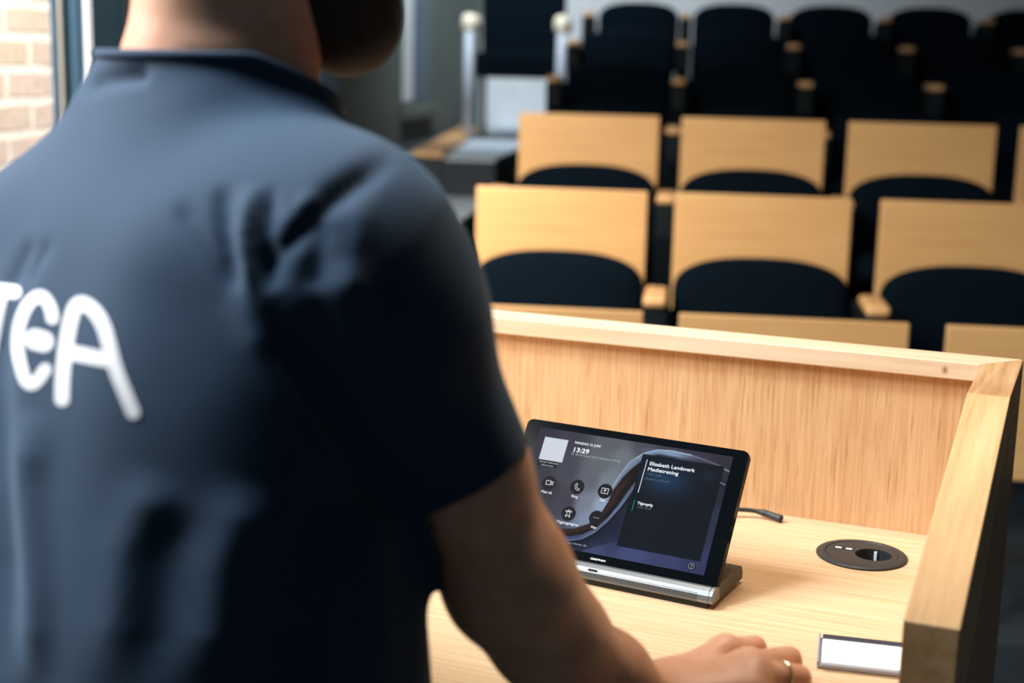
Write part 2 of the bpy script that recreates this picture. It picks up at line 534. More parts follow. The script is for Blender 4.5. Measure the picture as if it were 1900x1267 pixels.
prism('side_panel', [(CW - .001, CT - .03), (-FL, CT - .03), (-LL, CT - DROP - .03), (-LL, 0.02), (CW - .001, 0.02)], -LW - SW, -LW - .001, M['side_oak'], lec, 'yz', 0.001)
box('plinth', (-LW, -0.58, 0.0), (SW, 0.04, 0.0195), M['dark_metal'], lec)

def L2W(a, b, z):
    c, s = math.cos(LYAW), math.sin(LYAW)
    return Vector((LO.x + a * c + b * s, LO.y - a * s + b * c, z))


# ------------------------------------------------------------------ touch screen on the lectern
TB = Vector((0.20058, 1.32301, DESK_Z + 0.0003)); TYAW = 0.48593; TW, TH, TT, TBH, TBT = 0.25195, 0.1436, 0.5916, 0.0205, 0.0114
tab = empty('touch_screen', TB, -TYAW)
tag(tab, 'black desktop touch screen with silver speaker bar standing on the oak desk', 'touch screen')
M['bezel'] = principled('bezel', rgb(6, 10, 13), 0.12, **{'Specular IOR Level': 0.03})
M['bar_metal'] = principled('bar_metal', rgb(120, 132, 140), 0.38, 0.85)
N, L, B = nodes(M['bar_metal'])
# perforated grille: small round holes on a square grid along the front of the bar
tc = N.new('ShaderNodeTexCoord'); sp = N.new('ShaderNodeSeparateXYZ'); L.new(tc.outputs['Object'], sp.inputs[0])
def mth(op, a, b=None, c=None):
    n = N.new('ShaderNodeMath'); n.operation = op
    for i, v in enumerate((a, b, c)):
        if v is None: continue
        if isinstance(v, (int, float)): n.inputs[i].default_value = v
        else: L.new(v, n.inputs[i])
    return n.outputs[0]
PITCH = 0.00142
fx = mth('SUBTRACT', mth('FRACT', mth('DIVIDE', sp.outputs['X'], PITCH)), 0.5)
fz = mth('SUBTRACT', mth('FRACT', mth('DIVIDE', sp.outputs['Z'], PITCH)), 0.5)
rad = mth('SQRT', mth('ADD', mth('MULTIPLY', fx, fx), mth('MULTIPLY', fz, fz)))
hole = mth('LESS_THAN', rad, 0.36)
for a, op, v in (('X', 'GREATER_THAN', -0.232), ('X', 'LESS_THAN', -0.0155), ('Z', 'GREATER_THAN', 0.0061), ('Z', 'LESS_THAN', 0.0156), ('Y', 'LESS_THAN', 0.0125)):
    hole = mth('MULTIPLY', hole, mth(op, sp.outputs[a], v))
mc = N.new('ShaderNodeMix'); mc.data_type = 'RGBA'
mc.inputs['A'].default_value = rgb(134, 139, 142); mc.inputs['B'].default_value = rgb(10, 12, 14)
L.new(hole, mc.inputs['Factor']); L.new(mc.outputs['Result'], B.inputs['Base Color'])
L.new(mth('MULTIPLY', mth('SUBTRACT', 1.0, hole), 0.8), B.inputs['Metallic'])
M['base_grey'] = noisy('base_grey', rgb(62, 64, 64), rgb(72, 74, 74), 500, 0.55, 0.05)

# speaker bar: rounded front profile (y, z)
def bar_prof():
    pts = [(0.004, 0.005), (0.0005, 0.0068), (0.0, 0.009), (0.0012, 0.014), (0.004, 0.0180), (0.0085, 0.0203), (0.013, 0.0208), (0.020, 0.018), (0.024, 0.005)]
    return pts
prism('speaker_bar', bar_prof(), -TW, -0.0045, M['bar_metal'], tab, 'yz')
prism('bar_end_cap', bar_prof(), -0.0042, 0.0, M['bar_metal'], tab, 'yz', 0.0006)
# wedge base
prism('base', [(0.02, 0.0035), (0.0741 + .02, 0.0035), (0.0741 + .02, 0.012), (0.0741 + .016, 0.0185), (0.05, 0.021), (0.022, 0.021)], -TW + 0.002, -0.001, M['base_grey'], tab, 'yz', 0.001)
prism('foot_pad', [(0.004, 0.0), (0.088, 0.0), (0.088, 0.0034), (0.021, 0.0034), (0.021, 0.0049), (0.004, 0.0049)], -TW + 0.006, -0.006, M['dark_hole'], tab, 'yz')
box('mute_button', (-0.1345, 0.0014, 0.0158), (-0.1245, 0.006, 0.0172), M['dark_hole'], tab, 0.0005)
# slab: local frame u (along), v (up the slab), w (out of the glass)
slabM = Matrix.Translation((0, TBT, TBH)) @ Matrix.Rotation(math.pi / 2 - TT, 4, 'X')
# in this frame x = along, y = up the slab, z = out of the glass towards the user
def rrect(x0, y0, x1, y1, r, n=6):
    pts = []
    for cx_, cy_, a0 in ((x1 - r, y0 + r, -90), (x1 - r, y1 - r, 0), (x0 + r, y1 - r, 90), (x0 + r, y0 + r, 180)):
        for i in range(n + 1):
            a = math.radians(a0 + 90 * i / n)
            pts.append((cx_ + r * math.cos(a), cy_ + r * math.sin(a)))
    return pts
bm = bmesh.new()
add_prism(bm, rrect(-TW, -0.001, 0.0, TH, 0.0055), -0.009, 0.0, 'xy', 0.0009)
bezel = mesh_obj('screen_housing', bm, M['bezel'], tab)
bezel.matrix_local = slabM

# the lit picture on the screen (mm in the slab frame)
SX0, SX1, SY0, SY1 = -235.0, -15.5, 9.5, 135.5
SAMP = [(-229.9, 128.6, 48, 46, 60), (-193.0, 128.6, 62, 62, 74), (-146.7, 132.0, 92, 98, 104), (-113.8, 133.4, 78, 78, 90), (-222.6, 92.2, 50, 50, 62), (-191.6, 91.7, 66, 68, 80), (-158.1, 106.3, 100, 106, 112), (-132.8, 115.8, 112, 118, 126), (-162.0, 87.4, 96, 100, 110), (-141.4, 87.2, 120, 130, 140), (-182.2, 60.4, 62, 60, 74), (-159.8, 60.7, 120, 128, 142), (-141.1, 60.3, 150, 165, 190), (-151.3, 44.3, 130, 145, 170), (-203.5, 67.7, 52, 50, 62), (-162.7, 13.9, 60, 66, 96), (-135.1, 13.7, 64, 72, 110), (-124.6, 27.9, 52, 58, 92), (-116.1, 36.5, 40, 46, 78), (-96.0, 15.8, 66, 76, 118), (-59.8, 12.4, 58, 66, 104), (-26.2, 15.5, 52, 58, 96), (-21.3, 63.9, 44, 50, 72), (-23.0, 98.1, 34, 40, 54), (-20.1, 128.4, 52, 48, 60), (-57.1, 136.8, 58, 54, 68), (-83.7, 136.2, 66, 62, 76), (-200, 20, 50, 52, 76), (-225, 40, 46, 46, 60)]
TOPE = [(-134.7, 82.9), (-129.8, 98.1), (-122.8, 112.8), (-111.2, 123.8), (-96.6, 130.2), (-80.7, 131.6), (-59.0, 130.2), (-31.3, 124.8), (-10.6, 117.6)]
DL = [(-93.8, 126.5), (-108.2, 119.7), (-120.7, 105.0), (-127.0, 95.0), (-133.7, 79.5), (-135.6, 66.6), (-140.4, 51.5), (-150.0, 40.0), (-164.4, 32.1), (-185, 28)]
DR = [(-71.9, 125.5), (-104.6, 113.0), (-111.6, 92.1), (-116.2, 82.4), (-123.6, 63.3), (-130.7, 49.7), (-141.3, 35.4), (-153.6, 27.0), (-167.2, 22.8), (-185, 21)]
HL = [(-104, 104), (-111.5, 85.0), (-120.2, 63.9), (-129.8, 46.3), (-140.4, 32.1), (-152.4, 22.8), (-164.2, 18.9), (-185, 17)]

def seg_dist(P, poly):
    best = np.full(len(P), 1e9); tt = np.zeros(len(P)); n = len(poly) - 1
    for i in range(n):
        a = np.array(poly[i]); b = np.array(poly[i + 1]); ab = b - a
        t = np.clip(((P - a) @ ab) / (ab @ ab), 0, 1)
        d = np.linalg.norm(P - a - t[:, None] * ab, axis=1)
        m = d < best
        best[m] = d[m]; tt[m] = (i + t[m]) / n
    return best, tt

def in_poly(P, poly):
    x, y = P[:, 0], P[:, 1]; ins = np.zeros(len(P), bool); n = len(poly)
    for i in range(n):
        x0, y0_ = poly[i]; x1, y1_ = poly[(i + 1) % n]
        c = ((y0_ > y) != (y1_ > y)) & (x < (x1 - x0) * (y - y0_) / (y1_ - y0_ + 1e-12) + x0)
        ins ^= c
    return ins

def wallpaper(P):
    S = np.array([s[:2] for s in SAMP]); C = np.array([s[2:] for s in SAMP], float)
    d2 = ((P[:, None, :] - S[None]) ** 2).sum(2) + 30.0
    w = d2 ** -2.0
    col = (w[..., None] * C[None]).sum(1) / w.sum(1)[:, None]
    def over(c, a):
        nonlocal col
        a = np.clip(a, 0, 1)[:, None]
        col = col * (1 - a) + np.array(c, float) * a
    # shadow region right of the ribbon
    dh, th_ = seg_dist(P, HL)
    soft = lambda poly, w: np.clip(seg_dist(P, list(poly) + [poly[0]])[0] / w, 0, 1)
    reg = in_poly(P, HL + [(-185, 10), (-150, 10), (-100, 34), (-96, 100)])
    over((16, 20, 34), np.where(reg, np.exp(-dh / 16.0) * 1.1, 0))
    # bright upper face of the ribbon
    dt, tt = seg_dist(P, TOPE)
    face = in_poly(P, TOPE[:7] + DL[:1] + DL[1:5])
    over((118, 138, 170), np.where(face, 0.9 * soft(TOPE[:7] + DL[:5], 2.0), 0))
    # body of the ribbon
    body = in_poly(P, DL + DR[::-1])
    ddl, t1 = seg_dist(P, DL); ddr, t2 = seg_dist(P, DR)
    f = ddl / (ddl + ddr + 1e-6)
    a = np.clip(ddl / 1.2, 0, 1)
    over((26, 22, 24), np.where(body, a, 0))
    over((70, 42, 30), np.where(body, np.clip(1 - abs(f - 0.35) / 0.35, 0, 1) * 0.75 * np.clip((t1 - 0.2) / 0.2, 0, 1), 0))
    lip = in_poly(P, DR + HL[::-1])
    over((62, 76, 112), np.where(lip, 0.6 * soft(DR + HL[::-1], 1.0), 0))
    over((150, 170, 205), np.exp(-(dh / 0.9) ** 2) * 0.55 * np.clip((th_ - 0.05) / 0.2, 0, 1))
    over((190, 215, 240), np.exp(-(dt / 0.8) ** 2) * np.where(tt < 0.3, 0.6, np.where(tt < 0.75, 0.9, 0.35)))
    glow = np.exp(-((P[:, 0] + 80) / 22) ** 2 - ((P[:, 1] - 128) / 3.0) ** 2)
    over((150, 180, 215), np.where(P[:, 1] < 131, glow * 0.8, 0))
    cx_, cy_ = P[:, 0], P[:, 1]
    up_ = (cx_ > -111.8) & (cx_ < -22.0) & (cy_ > 75.0) & (cy_ < 123.6)
    lo_ = (cx_ > -113.0) & (cx_ < -22.6) & (cy_ > 22.4) & (cy_ <= 75.0)
    over((11, 19, 27), np.where(up_ | lo_, 0.94, 0))
    over((34, 72, 108), np.where(up_, np.exp(-((cx_ + 80) / 26) ** 2 - ((cy_ - 100) / 15) ** 2) * 0.7, 0))
    over((40, 50, 62), np.where(up_, np.exp(-((cx_ + 35) / 9) ** 2 - ((cy_ - 112) / 6) ** 2) * 0.5, 0))
    return col

nx, ny = 420, 240
gx = np.linspace(SX0, SX1, nx); gy = np.linspace(SY0, SY1, ny)
GX, GY = np.meshgrid(gx, gy, indexing='ij')
PP = np.stack([GX.ravel(), GY.ravel()], 1)
colr = wallpaper(PP) / 255.0
lin = np.where(colr <= 0.04045, colr / 12.92, ((colr + 0.055) / 1.055) ** 2.4)
verts = [(p[0] / 1000, p[1] / 1000, 0.00025) for p in PP]
faces = [(i * ny + j, (i + 1) * ny + j, (i + 1) * ny + j + 1, i * ny + j + 1) for i in range(nx - 1) for j in range(ny - 1)]
M['screen'] = principled('screen', (0.004, 0.004, 0.005, 1), 0.15, **{'Specular IOR Level': 0.01})
N, L, B = nodes(M['screen'])
at_ = N.new('ShaderNodeAttribute'); at_.attribute_name = 'picture'
L.new(at_.outputs['Color'], B.inputs['Emission Color']); B.inputs['Emission Strength'].default_value = 0.92
scr = raw_obj('screen', verts, faces, M['screen'], bezel)
ca = scr.data.color_attributes.new('picture', 'FLOAT_COLOR', 'POINT')
ca.data.foreach_set('color', np.concatenate([lin, np.ones((len(lin), 1))], 1).astype(np.float32).ravel())


def emit(name, c, s=1.0):
    m = principled(name, (0.004, 0.004, 0.004, 1), 0.2, **{'Specular IOR Level': 0.01})
    b = m.node_tree.nodes['Principled BSDF']
    b.inputs['Emission Color'].default_value = c; b.inputs['Emission Strength'].default_value = s
    return m
M['ui_white'] = emit('ui_white', rgb(240, 244, 250))
M['ui_soft'] = emit('ui_soft', rgb(170, 182, 196))
M['ui_dim'] = emit('ui_dim', rgb(92, 110, 130))
M['ui_green'] = emit('ui_green', rgb(20, 160, 120))
M['ui_card'] = emit('ui_card', rgb(18, 24, 33))
M['ui_card_blue'] = emit('ui_card_blue', rgb(20, 32, 48))
M['ui_disc'] = emit('ui_disc', rgb(24, 26, 32))
M['ui_pale'] = emit('ui_pale', rgb(205, 212, 222))


def flat(name, pts, mat, z=0.0004):
    verts = [(x / 1000, y / 1000, z) for x, y in pts]
    return raw_obj(name, verts, [tuple(range(len(pts)))], mat, bezel)


def text(name, body, x, y, h, mat, width=None, bold=0.0, z=0.0007, align='LEFT', parent=None):
    """x, y = left end of the baseline in mm, h = capital height in mm"""
    cu = bpy.data.curves.new(name, 'FONT')
    cu.body = body
    cu.size = 1.0
    cu.align_x = align
    cu.resolution_u = 3
    to = bpy.data.objects.new(name, cu)
    COL.objects.link(to)
    bpy.context.view_layer.update()
    me = bpy.data.meshes.new_from_object(to.evaluated_get(bpy.context.evaluated_depsgraph_get()))
    COL.objects.unlink(to); bpy.data.objects.remove(to)
    co = np.empty(len(me.vertices) * 3); me.vertices.foreach_get('co', co); co = co.reshape(-1, 3)
    k = h / 1000 / 0.73
    kx = k
    if width: kx = width / 1000 / (co[:, 0].max() - min(0, co[:, 0].min()))
    co[:, 0] = co[:, 0] * kx + x / 1000; co[:, 1] = co[:, 1] * k + y / 1000; co[:, 2] = z
    me.vertices.foreach_set('co', co.ravel()); me.update()
    if bold:
        b2 = bmesh.new(); b2.from_mesh(me); n0 = len(b2.verts)
        for dx, dy in ((-1, 0), (0, 0.6), (0, -0.6)):
            dup = bmesh.ops.duplicate(b2, geom=b2.faces[:len(me.polygons)])
            bmesh.ops.translate(b2, vec=(dx * bold * h / 1000, dy * bold * h / 1000, 0.00001), verts=[g for g in dup['geom'] if isinstance(g, bmesh.types.BMVert)])
            b2.faces.ensure_lookup_table()
        b2.to_mesh(me); b2.free()
    me.materials.clear(); me.materials.append(mat)
    return link(bpy.data.objects.new(name, me), parent or bezel)


def ribbon(bm, pts, w, z, cap=True):
    """a flat stroke with round ends"""
    pts = [Vector((p[0] / 1000, p[1] / 1000)) for p in pts]; w = w / 1000 / 2
    for a, b in zip(pts[:-1], pts[1:]):
        d = (b - a); n = Vector((-d.y, d.x)).normalized() * w
        bm.faces.new([bm.verts.new((q.x, q.y, z)) for q in (a - n, b - n, b + n, a + n)])
    for p in (pts if cap else []):
        bm.faces.new([bm.verts.new((p.x + w * math.cos(t), p.y + w * math.sin(t), z)) for t in [2 * math.pi * i / 10 for i in range(10)]])


def icon(name, strokes, w, mat=None, z=0.0011):
    bm = bmesh.new()
    for i, s in enumerate(strokes): ribbon(bm, s, w, z + i * 0.00002)
    return mesh_obj(name, bm, mat or M['ui_white'], bezel)


def circ(cx_, cy_, r, n=28, a0=0, a1=360):
    return [(cx_ + r * math.cos(math.radians(a0 + (a1 - a0) * i / n)), cy_ + r * math.sin(math.radians(a0 + (a1 - a0) * i / n))) for i in range(n + (1 if a1 - a0 < 360 else 0))]

# pale tile (its code is left plain), heading lines
flat('pale_tile', [(-226.3, 99.8), (-198.4, 99.8), (-198.4, 125.5), (-226.3, 125.5)], M['ui_pale'])
flat('caption_strip', [(-226.3, 92.4), (-203.0, 92.4), (-203.0, 99.3), (-226.3, 99.3)], M['ui_disc'])
text('caption_lettering', 'Bli med i møtet med', -224.0, 96.6, 1.9, M['ui_pale'], 21.0)
text('caption_lettering', 'dette rommet', -221.5, 93.2, 1.9, M['ui_pale'], 14.5)
text('date_lettering', 'MANDAG 10. JUNI', -190.4, 123.0, 2.7, M['ui_white'], 30.0, 0.06)
text('clock_lettering', '13:29', -190.4, 114.0, 5.0, M['ui_white'], 19.0, 0.09)
text('room_lettering', 'SB1Ø-Hamar S15/1 Auditoriet (77+8)', -186.0, 110.2, 2.4, M['ui_soft'], 52.0)
icon('room_icon', [[(-190.4, 110.3), (-187.7, 110.3), (-187.7, 112.6), (-190.4, 112.6), (-190.4, 110.3)], [(-188.4, 110.3), (-188.4, 112.6)]], 0.3, M['ui_soft'])
# round buttons
R_ = 8.1
for nm, cx_, cy_ in (('camera', -206.6, 75.3), ('call', -173.6, 76.3), ('share', -141.6, 77.0), ('accessibility', -174.8, 46.3), ('more', -143.0, 47.0)):
    flat(nm + '_button', circ(cx_, cy_, R_), M['ui_disc'])
icon('camera_icon', [[(-209.5, 73.2), (-204.2, 73.2), (-204.2, 77.6), (-209.5, 77.6), (-209.5, 73.2)], [(-204.0, 75.0), (-201.6, 73.4), (-201.6, 77.4), (-204.0, 75.9)]], 0.55)
icon('call_icon', [[(-175.2, 79.5), (-174.2, 79.9), (-173.4, 78.4), (-174.2, 77.2), (-173.3, 75.3), (-172.0, 74.4), (-170.6, 74.7), (-170.1, 73.4), (-171.4, 72.4), (-173.4, 72.8), (-175.6, 75.2), (-176.1, 78.0), (-175.2, 79.5)]], 0.5)
icon('share_icon', [[(-145.3, 74.2), (-137.9, 74.2), (-137.9, 79.8), (-145.3, 79.8), (-145.3, 74.2)], [(-141.6, 75.4), (-141.6, 78.5)], [(-143.0, 77.2), (-141.6, 78.6), (-140.2, 77.2)]], 0.55)
icon('accessibility_icon', [circ(-174.8, 49.3, 0.9, 12) + [(-173.9, 49.3)], [(-178.3, 48.4), (-176.4, 47.3), (-176.6, 45.4), (-177.6, 42.9), (-176.4, 42.5), (-174.8, 44.9), (-173.2, 42.5), (-172.0, 42.9), (-173.0, 45.4), (-173.2, 47.3), (-171.3, 48.4), (-172.0, 49.2), (-174.8, 47.9), (-177.6, 49.2), (-178.3, 48.4)]], 0.5)
icon('more_icon', [[(-145.4, 47.0), (-145.35, 47.0)], [(-143.0, 47.0), (-142.95, 47.0)], [(-140.6, 47.0), (-140.55, 47.0)]], 0.9)
text('button_lettering', 'Møt nå', -212.5, 63.6, 2.9, M['ui_white'], 12.5, 0.04)
text('button_lettering', 'Ring', -177.1, 64.3, 2.9, M['ui_white'], 7.6, 0.04)
text('button_lettering', 'Del', -144.6, 65.6, 2.9, M['ui_white'], 5.6, 0.04)
text('button_lettering', 'Tilgjengelighet', -186.0, 34.6, 2.9, M['ui_white'], 26.0, 0.04)
text('button_lettering', 'Mer', -146.0, 35.4, 2.9, M['ui_white'], 6.6, 0.04)
text('notice_lettering', 'lige enheten din', -167.5, 15.2, 2.2, M['ui_soft'], 22.5)
# meeting card
flat('accent_bar', [(-105.9, 81.5), (-104.9, 81.5), (-104.5, 118.2), (-105.4, 118.2)], M['ui_pale'], 0.0008)
flat('accent_bar', [(-107.3, 61.2), (-106.6, 61.2), (-106.4, 73.0), (-107.1, 73.0)], M['ui_green'], 0.0008)
text('meeting_lettering', 'Elisabeth Landsverk', -101.4, 112.6, 4.0, M['ui_white'], 50.0, 0.06)
text('meeting_lettering', 'Medietrening', -101.9, 106.5, 4.0, M['ui_white'], 34.0, 0.06)
text('meeting_lettering', '13:30–15:00', -101.9, 101.8, 2.6, M['ui_dim'], 16.5)
text('meeting_lettering', 'Elisabeth Landsverk', -102.0, 96.8, 2.5, M['ui_dim'], 27.0)
text('meeting_lettering', 'Tilgjengelig', -103.2, 69.4, 2.8, M['ui_white'], 17.0, 0.06)
text('meeting_lettering', '15:00–00:00', -103.2, 65.4, 2.6, M['ui_dim'], 16.5)
flat('help_button', circ(-30.1, 16.2, 4.2), M['ui_card'], 0.0005)
bm = bmesh.new(); ribbon(bm, circ(-30.1, 16.2, 3.0, 24) + [(-27.1, 16.2)], 0.45, 0.0011); mesh_obj('help_icon', bm, M['ui_soft'], bezel)
text('help_icon', '?', -31.0, 14.6, 3.2, M['ui_soft'], 1.9, 0.05, 0.0012)
icon('highlight_line', [[(-21.3, 120.8), (-16.0, 119.0)], [(-21.9, 106.2), (-16.4, 104.6)]], 0.5, M['ui_soft'])
text('maker_lettering', 'CRESTRON', -137.4, 3.4, 1.9, M['white_paper'], 17.0, 0.08, 0.0004)

# ------------------------------------------------------------------ power socket let into the desk
pc = desk_at(1598.5, 1031)
sock = empty('power_socket', (pc.x, pc.y, DESK_Z + 0.0003), -LYAW)
tag(sock, 'round black power socket with two usb ports sunk in the oak desk', 'power socket')
lathe('flange', [(0.040, -0.0), (0.0485, 0.0), (0.0490, 0.0012), (0.0480, 0.0022), (0.0400, 0.0034), (0.0392, 0.0030), (0.0388, 0.0010)], M['black_plastic'], sock, 64, cap0=False, cap1=False)
# insert disc with an open round well
bm = bmesh.new()
WX, WR = 0.0125, 0.0197
outer = [bm.verts.new((0.0384 * math.cos(t), 0.0384 * math.sin(t), 0.0028)) for t in [2 * math.pi * i / 64 for i in range(64)]]
inner = [bm.verts.new((WX + WR * math.cos(t), WR * math.sin(t), 0.0028)) for t in [2 * math.pi * i / 64 for i in range(64)]]
low = [bm.verts.new((WX + WR * 0.97 * math.cos(t), WR * 0.97 * math.sin(t), -0.0165)) for t in [2 * math.pi * i / 64 for i in range(64)]]
skirt = [bm.verts.new((v.co.x, v.co.y, 0.0005)) for v in outer]
for i in range(64):
    j = (i + 1) % 64
    bm.faces.new((outer[i], outer[j], inner[j], inner[i]))
    bm.faces.new((inner[i], inner[j], low[j], low[i]))
    bm.faces.new((outer[j], outer[i], skirt[i], skirt[j]))
bm.faces.new(low)
mesh_obj('insert', bm, M['black_plastic'], sock)
for sx in (-1, 1):
    u = empty('usb_port', (-0.0205 + sx * 0.0058, 0.0075, 0.0028)); u.parent = sock
    box('port_opening', (-0.0050, -0.0045, -0.0002), (0.0050, 0.0045, 0.00035), M['dark_hole'], u, 0.0002)
    box('port_tongue', (-0.0034, -0.0034, 0.0003), (0.0034, 0.0002, 0.0010), M['white_frame'], u, 0.0002)
for sy in (-1, 1):
    box('earth_clip', (WX - 0.0016, sy * (WR - 0.0012) - 0.0009, -0.010), (WX + 0.0016, sy * (WR - 0.0012) + 0.0009, 0.0004), M['white_frame'], sock, 0.0004)
for sx in (-1, 1):
    lathe('contact_hole', [(0.0026, -0.0163), (0.0025, -0.0160)], M['dark_hole'], sock, 16, Matrix.Translation((WX + sx * 0.0095, 0, 0)))

# ------------------------------------------------------------------ cable
c_end = desk_at(1447, 962)
pts = [Vector((0.215, 1.53, DESK_Z + 0.006)), Vector((0.235, 1.575, DESK_Z + 0.012)), desk_at(1345, 943, DESK_Z + 0.011), desk_at(1368, 945, DESK_Z + 0.010), desk_at(1395, 947, DESK_Z + 0.009), desk_at(1422, 953, DESK_Z + 0.007), desk_at(1450, 963, DESK_Z + 0.0048)]
def smooth_path(p, n=8):
    out = []
    q = [p[0]] + p + [p[-1]]
    for i in range(1, len(q) - 2):
        for k in range(n):
            t = k / n
            a, b, c, d = q[i - 1], q[i], q[i + 1], q[i + 2]
            out.append(0.5 * ((2 * b) + (c - a) * t + (2 * a - 5 * b + 4 * c - d) * t * t + (3 * b - a - 3 * c + d) * t ** 3))
    out.append(p[-1]); return out
cb_ = empty('cable', (pts[-1].x, pts[-1].y, DESK_Z))
tag(cb_, 'short black cable running from behind the touch screen to the front panel', 'cable')
def local(o, ps): return [Vector(p) - o.location for p in ps]
sp_ = smooth_path(pts)
tube('cord', local(cb_, sp_), 0.0026, M['black_plastic'], cb_)
tube('plug_sleeve', local(cb_, sp_[-14:]), [0.0032] * 3 + [0.0042] * 8 + [0.0046] * 3, M['black_plastic'], cb_)

# ------------------------------------------------------------------ card in a shallow frame at the lower right
c0 = desk_at(1527, 1190); c1 = desk_at(1672, 1206)
cy = math.atan2(-(c1.y - c0.y), (c1.x - c0.x))
card = empty('card_tray', (c0.x, c0.y, DESK_Z + 0.0003), -cy)
tag(card, 'small grey tray holding a white card, beside the sloping oak arm', 'card tray')
cw = 0.083
cd = 0.064
box('tray_base', (-0.004, -cd, 0.0), (cw, 0.002, 0.003), M['grey_plastic'], card, 0.001)
box('tray_rim', (-0.0045, -cd - .002, 0.0031), (-0.0025, 0.002, 0.0076), M['grey_plastic'], card, 0.001)
box('tray_rim', (-0.0005, -cd - .004, 0.0031), (cw, -cd - .0015, 0.0066), M['grey_plastic'], card, 0.001)
box('dark_strip', (-0.0005, -0.0095, 0.0031), (cw, 0.001, 0.0072), M['card_dark'], card, 0.001)
box('white_card', (-0.0003, -cd + .0005, 0.0031), (cw - .001, -0.010, 0.0068), M['white_paper'], card, 0.0006)

# ------------------------------------------------------------------ auditorium seats
def arch(w, h, ry, n=2.6, m=28):
    """rounded-top seat-back outline, x right, z up from 0 to h"""
    hw = w / 2
    pts = [(-hw * 0.92, 0.0), (hw * 0.92, 0.0), (hw * 0.99, 0.03)]
    for i in range(m + 1):
        t = math.pi * i / m
        c, sn = math.cos(t), math.sin(t)
        pts.append((hw * math.copysign(abs(c) ** (2 / n), c), h - ry + ry * max(sn, 0.0) ** (2 / n)))
    pts.append((-hw * 0.99, 0.03))
    return pts


def cushion_mesh(outline, depth, edge=0.02, puff=0.018):
    """upholstered pad: front at y=-depth/2 with a soft rolled edge"""
    bm = bmesh.new()
    n = len(outline)
    cx_ = sum(p[0] for p in outline) / n; cz_ = sum(p[1] for p in outline) / n
    def ring(s, y):
        return [bm.verts.new((cx_ + (p[0] - cx_) * s[0], y, cz_ + (p[1] - cz_) * s[1])) for p in outline]
    prof = [((0.93, 0.95), depth / 2), ((0.99, 0.99), depth / 2 - 0.008), ((1, 1), 0.0), ((0.99, 0.99), -depth / 2 + 0.01), ((0.95, 0.96), -depth / 2), ((0.8, 0.82), -depth / 2 - puff * 0.6), ((0.5, 0.5), -depth / 2 - puff)]
    rings = [ring(s, y) for s, y in prof]
    for a, b in zip(rings[:-1], rings[1:]):
        for i in range(n):
            bm.faces.new((a[i], a[(i + 1) % n], b[(i + 1) % n], b[i]))
    bm.faces.new(rings[0]); bm.faces.new(rings[-1][::-1])
    return bm

PW = 0.56
LAT0 = -0.145 * PW
def seat_proto():
    """one tip-up seat; origin on the tier floor under the tip of its left armrest, y runs back"""
    root = empty('auditorium_seat', (0, 0, 0), BROT)
    cx_ = PW / 2
    back_top = 0.705
    bmk = cushion_mesh(arch(0.478, 0.42, 0.10, 2.5), 0.06)
    bk_ = mesh_obj('backrest', bmk, M['upholstery'], root, True)
    bk_.matrix_local = Matrix.Translation((cx_, 0.285, back_top - 0.42)) @ Matrix.Rotation(math.radians(-7), 4, 'X')
    bms = cushion_mesh(arch(0.46, 0.30, 0.07, 3.0), 0.075)
    st = mesh_obj('seat', bms, M['upholstery'], root, True)
    st.matrix_local = Matrix.Translation((cx_, 0.035, 0.415)) @ Matrix.Rotation(math.radians(-93), 4, 'X') @ Matrix.Translation((0, 0, -0.0))
    # armrest with a rounded front end
    bm = bmesh.new()
    add_box(bm, (-0.030, 0.0, 0.605), (0.030, 0.20, 0.634), 0.011, 3)
    mesh_obj('armrest', bm, M['arm_oak'], root, True)
    bm = bmesh.new()
    add_prism(bm, [(0.012, 0.604), (0.012, 0.50), (0.16, 0.06), (0.16, 0.0), (0.36, 0.0), (0.36, 0.06), (0.30, 0.604)], -0.033, 0.033, 'yz', 0.006)
    mesh_obj('side_frame', bm, M['dark_metal'], root)
    return root

def copy_tree(o, parent=None):
    c = o.copy(); COL.objects.link(c)
    if parent is not None: c.parent = parent
    for ch in [x for x in bpy.data.objects if x.parent == o]:
        copy_tree(ch, c)
    return c

proto = seat_proto()
used = False
ROWN = ['front row', 'second row', 'third row', 'fourth row', 'fifth row', 'last row']
ORD = ['leftmost', 'second from left', 'third from left', 'fourth from left', 'fifth from left', 'sixth from left']
SEAT_DESC = {0: 'dark rounded seat in the front row just behind the lectern, %s',
             1: 'dark rounded seat in the second row, rising behind an oak writing board, %s',
             2: 'dark seat in the third row, behind the farther line of oak boards, %s',
             3: 'dark seat in the fourth row, with small wooden armrest tip, %s',
             4: 'dark seat in the fifth row, below the last row of seats, %s',
             5: 'dark arched seat back in the last row against the white wall, %s'}
for k in range(6):
    for j in range(-1, (2, 2, 3, 3, 4, 4)[k]):
        s = proto if not used else copy_tree(proto)
        used = True
        d = 3.632 + ROW * k
        p = BD * d + BL * (LAT0 + j * PW)
        s.location = (p.x, p.y, tier_z(k))
        tag(s, SEAT_DESC[k] % ORD[j + 1], 'seat', 'auditorium seats')

